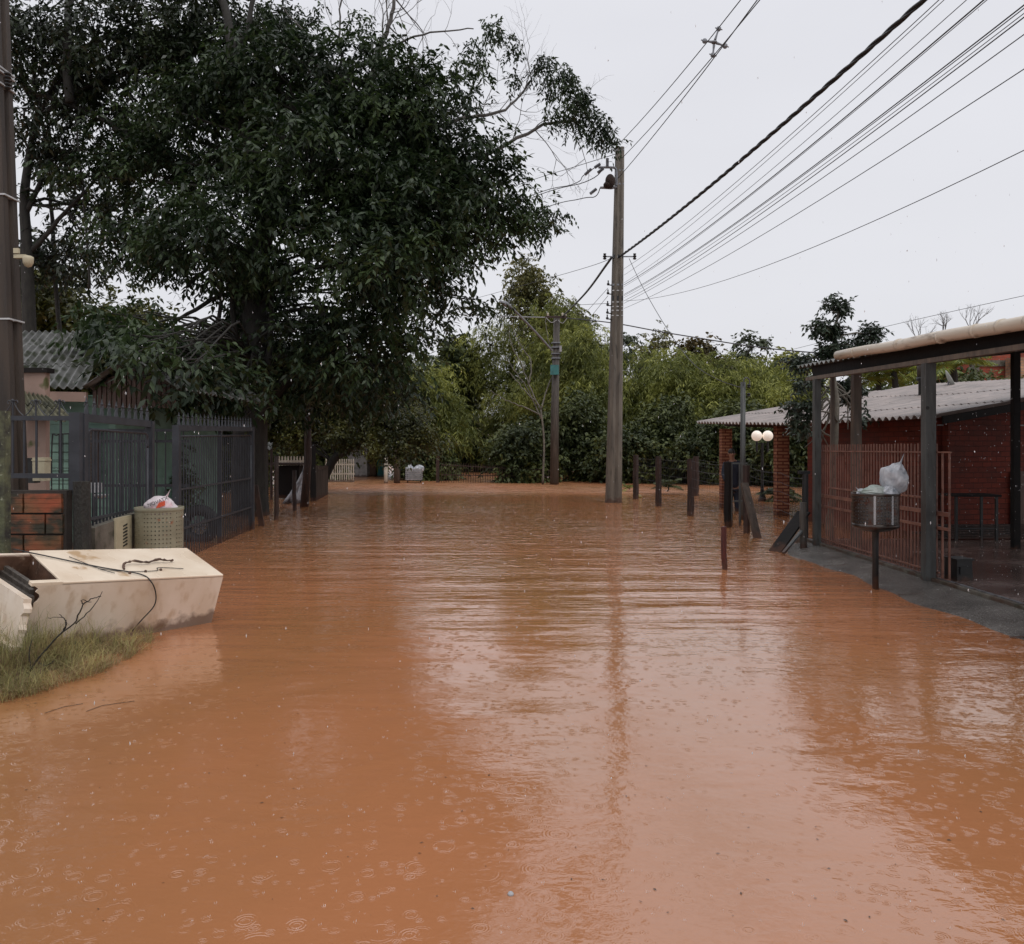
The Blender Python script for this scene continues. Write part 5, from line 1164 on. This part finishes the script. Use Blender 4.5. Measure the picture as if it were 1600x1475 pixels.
# ------------------------------------------------------------------ left posts, hut, plastic sheet
def post(name, label, px, top, bot, wpx, mt, group=None, lean=0, tpx=None, sq=True):
    b = Wt(px, bot); Y = b.y; w = wpx*Y/1300; t = P(px+lean, top, Y); m = MB(); bb_ = b-Vector((0, 0, .35)); rd = random.Random(int(px*7))
    n = 5; pts = [bb_.lerp(t, i/n)+Vector((rd.uniform(-.01, .01), 0, 0))*(0 < i < n) for i in range(n+1)]
    if sq:
        m.tube(pts, [w*.68*rd.uniform(.93, 1.05) for _ in range(n+1)], 4)
        # rotate square section 45 degrees is handled by tube frame
    else: m.tube(pts, [w*.5*rd.uniform(.93, 1.05) for _ in range(n+1)], 9)
    return tag(m.build(name, M[mt], None, not sq), label, 'post', group)
GF = 'old fence posts on the left bank'
post('fence_post', 'dark post nearest the far end of the slate gates', 432, 712, 812, 7, 'wood', GF, sq=False)
post('fence_post', 'short dark post in front of the white plastic sheet', 460, 735, 798, 6.5, 'wood', GF, sq=False)
post('fence_post', 'black square post just left of the plank fence', 489, 694, 783, 7, 'near_black', GF)
post('fence_post', 'thin pale topped post at the left side behind the first dark post', 431, 716, 775, 2.5, 'white_paint', GF, sq=False)
b0 = Wt(474, 792); m = MB(); m.tube([b0-Vector((0, 0, .3)), P(481, 720, b0.y), P(481, 640, b0.y), P(479, 560, b0.y)], [.12, .095, .08, .07], 9); tag(m.build('timber_pole', M['wood'], None, True), 'tall dark timber pole rising into the leaves left of the plank fence', 'pole')
m = MB(); m.bar(Wt(415, 822)-Vector((.05, 0, .15)), P(399, 758, 15.9), .10, .05); tag(m.build('leaning_board', M['wood']), 'dark board leaning at the far end of the slate gates', 'board')
T = thing('plank_fence', 'short fence of upright weathered planks at the left water edge', 'fence', Wt(502, 780))
m = MB()
for k in range(7):
    t = k/6; a = P(495+2.6*k, 782-1.5*k, WY(782-1.5*k)); tz = P(495, 728+0*k, a.y).z+random.uniform(-.03, .03); m.box((a.x, a.y, (tz-.3)/2), (.075, .02, tz+.3), R(25))
m.build('planks', M['wood_plank'], T)
m = MB(); m.bar((P(495,0,23.8).x, 23.85, .9), (P(511,0,26.6).x, 26.65, .9), .03, .08); m.build('rail', M['wood'], T)
T = thing('small_shelter', 'tiny tin roofed shelter on thin posts beyond the slate gates', 'shelter', P(410, 775, 23))
corr('roof', P(394, 703, 22.4), P(424, 702, 22.4), P(426, 693, 24.2), P(400, 690, 24.2), 5, .02, M['fibre_old'], T, 2)
for px, Y in ((417, 22.6), (400, 22.6), (424, 24)): m = MB(); x = P(px, 0, Y).x; m.tube([(x, Y, -.3), (x, Y, 1.48)], .04, 6); m.build('post', M['wood'], T)
# plastic sheet
m = MB(); apex = P(475, 726, 22.6); vs = []; rows = 9; cols = 14
for i in range(rows):
    t = i/(rows-1); z = apex.z*(1-t)**1.0-.05*t
    for j in range(cols):
        s_ = j/(cols-1); xl = apex.x-(.64*t**1.35); xr = apex.x+.08*t**.5; vs.append((xl+(xr-xl)*s_, apex.y+.10*math.sin(s_*14+t*3)*t-.15*t*math.sin(s_*3.1), z+.03*math.sin(s_*17)*t))
m.add(vs, [(i*cols+j, i*cols+j+1, (i+1)*cols+j+1, (i+1)*cols+j) for i in range(rows-1) for j in range(cols-1)])
o = m.build('plastic_sheet', M['plastic'], None, True); o.modifiers.new('th', 'SOLIDIFY').thickness = .006; tag(o, 'grey white plastic sheet hanging from a peak beside the dark posts', 'plastic sheet')
# dark cart / table behind it
T = thing('shed', 'dark open shed behind the white plastic sheet', 'shed', P(455, 770, 24.5))
m = MB(); m.box((P(455, 0, 24.8).x, 24.9, .50), (.62, .8, .95)); m.build('body', M['near_black'], T)
m = MB(); m.box((P(452, 0, 24.8).x, 24.8, 1.03), (.95, 1.1, .06)); m.build('roof', M['wood'], T)
def picket(name, label, x0, x1, top, bot, Y, n, mt, rails=(.25, .8), zt=None):
    T = thing(name, label, 'fence', P((x0+x1)/2, bot, Y)); zt = P(0, top, Y).z; zb = max(-.2, P(0, bot, Y).z-.1); a = P(x0, 0, Y).x; b = P(x1, 0, Y).x
    m = MB(); w = (b-a)/n*.42
    for k in range(n):
        x = a+(b-a)*(k+.5)/n; m.box((x, Y, (zb+zt)/2), (w, .03, zt-zb)); m.add([(x-w/2, Y-.015, zt), (x+w/2, Y-.015, zt), (x, Y, zt+w*.9), (x+w/2, Y+.015, zt), (x-w/2, Y+.015, zt)], [(0,1,2),(1,3,2),(3,4,2),(4,0,2)])
    m.build('pickets', M[mt], T)
    for q in rails: m = MB(); m.box(((a+b)/2, Y+.03, zb+(zt-zb)*q), (b-a, .03, .07)); m.build('rail', M[mt], T)
    return T
picket('picket_fence', 'cream picket fence above the white plastic sheet', 434, 476, 714, 765, 27.5, 9, 'white_paint', (.88, .45))
picket('picket_fence', 'weathered pale picket fence right of the plank fence', 508, 554, 718, 753, 36.8, 13, 'white_paint', (.12, .42, .8))
T = thing('white_post', 'slim white post standing alone at the far waterline', 'post', Wt(603, 755)); m = MB(); b0 = Wt(603, 755); m.tube([b0-Vector((0, 0, .3)), P(603, 714, b0.y)], .085, 10); m.build('post', M['white_paint'], T, True); m = MB(); m.ball(P(603, 713, b0.y), .09, 6); m.build('cap', M['stake'], T)
b0 = Wt(620, 755); m = MB(); m.tube([b0-Vector((0, 0, .3)), P(621, 640, b0.y)], .14, 9); tag(m.build('timber_pole', M['wood_grey'], None, True), 'grey brown timber pole left of the far bin with two bags', 'pole')
# far bin
T = thing('wire_bin', 'grey slatted bin on legs at the far waterline holding two white bags', 'bin', P(647, 752, 36)); c = P(647, 741, 36)
m = MB()
for k in range(6): 
    for y in (-.25, .25): m.box((c.x, c.y+y, c.z-.2+k*.085), (.68, .02, .05))
    for x in (-.34, .34): m.box((c.x+x, c.y, c.z-.2+k*.085), (.02, .5, .05))
m.box((c.x, c.y, c.z-.24), (.66, .48, .03)); m.build('basket', M['pale'], T)
for x in (-.28, .28): m = MB(); m.box((c.x+x, c.y, .05), (.05, .05, .7)); m.build('leg', M['black'], T)
bag('plastic_bag', 'white bag at the left on the far slatted bin', P(641, 732, 36), (.2, .2, .19), (.2, 0, 1), M['plastic'], 21)
bag('plastic_bag', 'white bag at the right on the far slatted bin', P(654, 732, 36), (.24, .2, .18), (-.2, 0, 1), M['plastic'], 22)
# teal house
TH = thing('teal_house', 'small teal and grey house behind the pale picket fence at the far bank', 'house', P(580, 745, 44))
x = lambda p, Y=43: P(p, 0, Y).x
m = MB(); m.box(((x(538)+x(557))/2, 44, 1.0), (x(557)-x(505), 2, 2.3)); m.build('side_wall', M['pale'], TH)
m = MB(); m.box(((x(557)+x(568))/2, 43.2, 1.0), (x(568)-x(557), .2, 2.4)); m.build('door_panel', M['teal'], TH)
m = MB(); m.box(((x(568)+x(590))/2, 44, 1.0), (x(590)-x(568), .2, 2.4)); m.build('dark_opening', M['near_black'], TH)
m = MB(); m.box(((x(570)+x(583))/2, 43.85, .35), (x(583)-x(570), .1, .8)); m.build('inner_wall', M['plaster_pink'], TH)
m = MB(); m.box(((x(590)+x(600))/2, 43.2, 1.0), (x(600)-x(588), .2, 2.4)); m.build('door_panel', M['teal'], TH)
m = MB(); m.add([(x(500), 42.4, 2.2), (x(606), 42.4, 2.2), (x(606), 45.5, 3.0), (x(500), 45.5, 3.0), (x(500), 42.4, 2.12), (x(606), 42.4, 2.12), (x(606), 45.5, 2.92), (x(500), 45.5, 2.92)], [(0,1,2,3),(7,6,5,4),(0,4,5,1),(1,5,6,2),(2,6,7,3),(3,7,4,0)]); m.build('roof', M['fibre_old'], TH)
# far gate
T = thing('far_gate', 'low rusty brown bar gate across the track at the far waterline', 'gate', P(770, 755, 36)); m = MB()
for k in range(46):
    px = 690+k*3.8; top = 722+12*(k/46)**1.2; a = P(px, 0, 36); m.box((a.x, 36, (P(0, top, 36).z-.2)/2), (.022, .022, P(0, top, 36).z+.2))
m.build('bars', M['wood'], T)
for q in (.28, .75):
    m = MB(); m.bar(P(690, 722+33*(1-q)-4, 36), P(864, 734+21*(1-q)-4, 36), .03, .04); m.build('rail', M['wood'], T)
for px in (684, 865): m = MB(); m.box((P(px, 0, 36).x, 36, .45), (.14, .14, 1.4)); m.build('post', M['wood'], T)

# ------------------------------------------------------------------ right fence line
GQ = 'posts of the wire fence right of the concrete pole'
P1 = []
for px, top, bot, w, mt, lab in [(993.5, 711, 780, 6.5, 'wood', 'slim post of the wire fence nearest the concrete pole, beside the yellow ball'), (1029, 713, 791, 7, 'wood', 'second fence post from the concrete pole, grey top'),
                                 (1079, 717, 806, 8, 'wood', 'third and largest red brown fence post from the concrete pole'), (1087.5, 713, 775, 7, 'wood', 'brown post just behind and right of the largest fence post')]:
    post('fence_post', lab, px, top, bot, w, mt, GQ)
post('gate_post', 'tall black square post left of the small wicket frame', 1137, 722, 824, 8.5, 'near_black', None)
post('gate_post', 'dark brown post right of the small wicket frame', 1166, 727, 833, 8, 'wood', None)
m = MB(); m.bar(Wt(1184, 841)-Vector((-.02, 0, .1)), P(1163, 755, 14.3), .13, .05); tag(m.build('leaning_board', M['wood_plank']), 'grey brown board leaning against the post right of the wicket frame', 'board')
T = thing('wicket_frame', 'thin grey metal wicket frame between two dark posts', 'gate', Wt(1143, 824)); m = MB(); Yw = 16.0
for px in (1143, 1156): m.tube([(P(px, 0, Yw).x, Yw, -.3), (P(px, 0, Yw).x, Yw, P(0, 725, Yw).z)], .022, 6)
for py in (724, 783): m.bar(P(1132, py, Yw), P(1168, py, Yw), .03, .03)
m.build('frame', M['grey_paint'], T)
b0 = Wt(1132, 890); post('stake', 'short red brown stake standing alone in the flooded street', 1132.5, 823, 890, 6.5, 'stake', None, lean=-1.5)
post('fence_post', 'thick grey brown wooden post at the far end of the pinkish gate', 1255, 785, 861, 11, 'wood_grey', None, sq=False)
m = MB(); b_ = P(1258, 0, 12.9); m.tube([(b_.x, 12.9, -.2), (b_.x, 12.9, 1.10)], .05, 8); m.box((b_.x-.02, 12.9, 1.12), (.17, .08, .05)); tag(m.build('pipe_post', M['black'], None), 'black pipe with a pale cap behind the thick wooden post by the pinkish gate', 'post')
m = MB(); m.bar(Vector((3.72, 12.0, -.1)), P(1256, 800, 12.4), .22, .03); tag(m.build('leaning_board', M['near_black']), 'broad dark board leaning on the thick wooden post by the gate', 'board')
m = MB(); m.bar(P(1224, 864, 11.8), P(1254, 828, 12.1), .045, .03); tag(m.build('leaning_board', M['grey_paint']), 'narrow grey lath leaning below the broad dark board', 'board')
def mesh_fence(name, label, pts, ztops, zb, step, mt, hor=7):
    T = thing(name, label, 'fence', (pts[0][0], pts[0][1], 0)); m = MB()
    for (a, za), (b, zb_) in zip(zip(pts, ztops), zip(pts[1:], ztops[1:])):
        a = Vector((a[0], a[1], 0)); b = Vector((b[0], b[1], 0)); L = (b-a).length; n_ = max(2, int(L/step))
        for k in range(hor):
            t = k/(hor-1); q = [a.lerp(b, s_)+Vector((0, 0, zb+(za+(zb_-za)*s_-zb)*t-.03*math.sin(math.pi*s_)*t)) for s_ in (0, .25, .5, .75, 1)]; m.tube(q, .0022, 4, False)
        for i in range(n_+1):
            c = a.lerp(b, i/n_); m.tube([c+Vector((0, 0, zb)), c+Vector((0, 0, za+(zb_-za)*i/n_))], .0014, 3, False)
    m.build('wire_mesh', M[mt], T); return T
q = [Wt(993.5, 780), Wt(1029, 791), Wt(1079, 806), Wt(1137, 824)]
mesh_fence('wire_fence', 'grey wire mesh fence strung between the brown posts right of the concrete pole', [(p.x, p.y+.06) for p in q], [1.22, 1.22, 1.22, 1.18], .05, .18, 'wire_grey')
mesh_fence('wire_fence', 'wire mesh fence from the wicket frame to the thick post by the pinkish gate', [(4.25, 14.8), (4.32, 13.4), (4.30, 12.3)], [1.15, 1.1, 1.05], .05, .12, 'wire_grey', 8)
mesh_fence('wire_fence', 'far wire mesh fence from the rear brown post past the veranda', [(Wt(1087.5, 775).x, 26.2), (5.9, 24.8), (7.5, 23.4), (9.5, 22)], [1.2, 1.1, 1.0, 1.0], .05, .2, 'wire_grey')
m = MB(); m.ball(P(999, 778, 25)+Vector((0, 0, .02)), .085, 8); tag(m.build('ball', M['yellow'], None, True), 'small yellow ball floating beside the first wire fence post', 'ball')
# globe lamp
b0 = P(1191, 783, 23.5); b0.z = 0; LT = thing('garden_lamp', 'black garden lamp post with two white globes before the veranda pillar', 'lamp', b0)
m = MB(); zz = P(0, 692, 23.5).z; m.tube([b0-Vector((0, 0, .3)), Vector((b0.x, b0.y, zz))], .04, 8); m.lathe((b0.x, b0.y, -.05), [(.12, 0), (.12, .1), (.06, .25), (.045, .5)], 10); m.build('post', M['black'], LT)
m = MB(); m.bar((b0.x-.17, b0.y, zz-.02), (b0.x+.17, b0.y, zz-.02), .03, .03)
for s_ in (-1, 1): m.tube([(b0.x+s_*.155, b0.y, zz-.25), (b0.x+s_*.155, b0.y, zz+.08)], .03, 8)
m.build('arm', M['black'], LT)
for s_ in (-1, 1): m = MB(); m.ball(Vector((b0.x+s_*.155, b0.y, P(0, 681, 23.5).z)), .148, 14); m.build('globe', M['globe'], LT, True)
#==PERSON==
def skin_obj(name, parent, verts, edges, radii, mt, root=0, sub=2):
    me = bpy.data.meshes.new(name); off = wloc(parent); me.from_pydata([tuple(Vector(v)-off) for v in verts], edges, []); me.materials.append(mt)
    o = bpy.data.objects.new(name, me); COL.objects.link(o); o.parent = parent
    sk = o.modifiers.new('skin', 'SKIN'); sk.use_smooth_shade = True
    ly = me.skin_vertices[0] if me.skin_vertices else None
    if ly is None:
        bpy.context.view_layer.objects.active = o; bpy.ops.mesh.customdata_skin_add(); ly = me.skin_vertices[0]
    for i, r in enumerate(radii):
        ly.data[i].radius = (r, r) if not hasattr(r, '__len__') else r; ly.data[i].use_root = (i == root)
    s2 = o.modifiers.new('sub', 'SUBSURF'); s2.levels = sub; s2.render_levels = sub
    return o
pc = Vector((P(1146, 0, 19.8).x, 19.8, 0)); PS = thing('person', 'person in dark navy clothes standing in the flood beside the left brick pillar', 'person', pc)
def pp(x, y, z): return pc+Vector((x, y, z))
# body leans a little towards the pillar; z=0 is the water surface, feet on the flooded ground below
V_ = [pp(0, .02, .56), pp(0, .02, .74), pp(-.01, .0, .95), pp(-.02, -.02, 1.13), pp(-.04, -.05, 1.22), pp(-.06, -.08, 1.29), pp(-.065, -.095, 1.37), pp(-.065, -.10, 1.44),
      pp(-.10, .02, .48), pp(-.11, -.02, .08), pp(-.11, .02, -.34), pp(-.11, -.13, -.37), pp(.10, .02, .48), pp(.11, -.01, .08), pp(.12, .03, -.34), pp(.12, -.12, -.37),
      pp(-.20, -.02, 1.12), pp(-.25, -.03, .88), pp(-.21, -.18, .70), pp(-.20, -.25, .63), pp(.17, -.01, 1.12), pp(.23, .0, .87), pp(.20, -.14, .70), pp(.19, -.21, .63)]
E_ = [(0,1),(1,2),(2,3),(3,4),(4,5),(5,6),(6,7),(0,8),(8,9),(9,10),(10,11),(0,12),(12,13),(13,14),(14,15),(3,16),(16,17),(17,18),(18,19),(3,20),(20,21),(21,22),(22,23)]
Rr = [(.14,.10),(.13,.09),(.15,.10),(.13,.085),.052,.058,.078,.05,.085,.058,.04,.035,.085,.058,.04,.035,.055,.042,.034,.03,.055,.042,.034,.03]
base_n = len(V_)
for wi, sx_ in ((19, -1), (23, 1)):       # five fingers and a thumb root on each hand
    w0 = V_[wi]
    for k, (dx, ln) in enumerate([(-.026, .062), (-.009, .072), (.009, .070), (.026, .055)]):
        a = len(V_); V_ += [w0+Vector((dx, -.03, -.03)), w0+Vector((dx, -.045, -.03-ln*.55)), w0+Vector((dx, -.035, -.03-ln))]; E_ += [(wi, a), (a, a+1), (a+1, a+2)]; Rr += [.009, .008, .007]
    a = len(V_); V_ += [w0+Vector((-sx_*.035, -.03, -.015)), w0+Vector((-sx_*.05, -.05, -.045))]; E_ += [(wi, a), (a, a+1)]; Rr += [.011, .009]
skin_obj('body', PS, V_, E_, Rr, M['skin'], 0, 2)
skin_obj('jacket', PS, [pp(0, .02, .50), pp(0, .02, .74), pp(-.01, .0, .95), pp(-.02, -.02, 1.13), pp(-.035, -.045, 1.20), pp(-.20, -.02, 1.12), pp(-.25, -.03, .88), pp(-.215, -.17, .71), pp(.17, -.01, 1.12), pp(.23, .0, .87), pp(.205, -.13, .71)],
         [(0,1),(1,2),(2,3),(3,4),(3,5),(5,6),(6,7),(3,8),(8,9),(9,10)], [(.17,.13),(.155,.12),(.17,.125),(.155,.11),.075,.075,.06,.052,.075,.06,.052], M['navy'], 0, 2)
skin_obj('trousers', PS, [pp(0, .02, .66), pp(-.10, .02, .46), pp(-.11, -.02, .08), pp(-.11, .02, -.28), pp(.10, .02, .46), pp(.11, -.01, .08), pp(.12, .03, -.28)], [(0,1),(1,2),(2,3),(0,4),(4,5),(5,6)], [(.165,.13),.115,.08,.07,.115,.08,.07], M['navy'], 0, 2)
hd = pp(-.065, -.10, 1.375); m = MB()
m.lathe(hd+Vector((.0, .022, .02)), [(.083*math.sin(a), .098*-math.cos(a)) for a in np.linspace(1.35, 3.1, 9)], 16); m.build('hair', M['hair'], PS, True)
m = MB(); fy = -.088
for s_ in (-1, 1): m.ball(hd+Vector((s_*.03, fy+.012, -.005)), .010, 5)
m.build('eyes', M['hair'], PS, True); m = MB(); m.tube([hd+Vector((0, fy+.01, .0)), hd+Vector((0, fy-.018, -.035)), hd+Vector((0, fy+.008, -.042))], [.007, .013, .008], 6)
for s_ in (-1, 1): m.ball(hd+Vector((s_*.077, .012, -.01)), .02, 5)
m.build('nose_and_ears', M['skin'], PS, True); m = MB(); m.tube([hd+Vector((-.022, fy+.016, -.062)), hd+Vector((0, fy+.008, -.064)), hd+Vector((.022, fy+.016, -.062))], .005, 5); m.build('mouth', M['stake'], PS, True)

#==RAIN==
M['drop'] = bpy.data.materials.new('raindrop'); M['drop'].use_nodes = True; _b = M['drop'].node_tree.nodes['Principled BSDF']
_b.inputs['Base Color'].default_value = (.9, .9, .92, 1); _b.inputs['Roughness'].default_value = .15; _b.inputs['Transmission Weight'].default_value = .6; _b.inputs['IOR'].default_value = 1.33
rng = np.random.default_rng(3)
def octa(Cc, rx, rz):
    F = [(0,2,4),(2,1,4),(1,3,4),(3,0,4),(2,0,5),(1,2,5),(3,1,5),(0,3,5)]
    off = np.array([[1,0,0],[-1,0,0],[0,1,0],[0,-1,0],[0,0,1],[0,0,-1]], float); sc = np.stack([rx, rx, rz], 1)
    Vv = Cc[:, None, :]+off[None]*sc[:, None, :]; return np.concatenate([Vv[:, list(f)] for f in F], 0)
n = 600; Yr = rng.uniform(2.2, 11, n); Xr = Yr*rng.uniform(-.62, .63, n); Zr = rng.uniform(.2, 3.4, n)
C1 = np.stack([Xr, Yr, Zr], 1)
n2 = 500; Y2 = rng.uniform(6.8, 8.9, n2); C2 = np.stack([rng.uniform(4.2, 5.6, n2), Y2, rng.uniform(.2, 2.4, n2)], 1)
Cr = np.concatenate([C1, C2]); nr_ = len(Cr)
o = np_mesh('rain', octa(Cr, rng.uniform(.0012, .0024, nr_), rng.uniform(.003, .008, nr_)), M['drop'], nv=3); tag(o, 'falling raindrops over the street and the carport edge', 'rain', kind='stuff')
# splash crowns and bubbles on the water
qs = []; rd = random.Random(19)
def splash(x, y, s):
    k = rd.choice([4, 5, 6])
    for i in range(k):
        a = 6.283*i/k+rd.uniform(-.3, .3); r = s*rd.uniform(.5, .9); w = s*.22; h = s*rd.uniform(.4, 1.0)
        bx, by = x+math.cos(a)*r, y+math.sin(a)*r; tx, ty = x+math.cos(a)*r*1.5, y+math.sin(a)*r*1.5; sx_, sy_ = -math.sin(a)*w, math.cos(a)*w
        qs.append([(bx-sx_, by-sy_, -.001), (bx+sx_, by+sy_, -.001), (tx, ty, h)])
for i in range(900):
    Y = 1950/rd.uniform(70, 760); X = Y*rd.uniform(-.60, .60)
    if X > 3.75 or (edge_bank(Y) > X-.1): continue
    if X < gx(Y) and Y < 15: continue
    splash(X, Y, rd.uniform(.002, .006)*(1+Y*.10))
o = np_mesh('rain_splashes', np.array(qs), M['drop'], nv=3); tag(o, 'tiny splashes thrown up by raindrops on the brown water', 'splashes', kind='stuff')
rd = random.Random(44); qs = []
for i in range(420):
    Y = 1950/rd.uniform(75, 740); X = Y*rd.uniform(-.6, .6)
    if rd.random() < .55: X, Y = rd.choice([(-2.75, 5.6), (-2.9, 5.1), (3.8, 8), (3.8, 9.5), (-4.4, 11.5), (-2.9, 6.6), (3.75, 6.5)]); X += rd.gauss(0, .12); Y += rd.gauss(0, .5)
    if X > 3.84 or edge_bank(Y) > X-.03: continue
    a = rd.uniform(0, 6.28); l = rd.uniform(.003, .010); w = l*rd.uniform(.2, .45); c_, s_ = math.cos(a), math.sin(a)
    qs.append([(X+c_*l, Y+s_*l, .002), (X-s_*w, Y+c_*w, .004), (X-c_*l, Y-s_*l, .002), (X+s_*w, Y-c_*w, .003)])
o = np_mesh('floating_debris', np.array(qs), mat('debris', (.10, .05, .025), (.03, .02, .012), 30, .6, mud=False)); tag(o, 'scattered leaf scraps and bits drifting on the brown water', 'debris', kind='stuff')
b0 = Wt(798, 1398); m = MB(); m.lathe(b0, [(.011, 0), (.010, .005), (.007, .009), (.002, .011)], 14); o = m.build('water_bubble', M['drop'], None, True); tag(o, 'single large bubble on the water near the bottom middle', 'bubble')
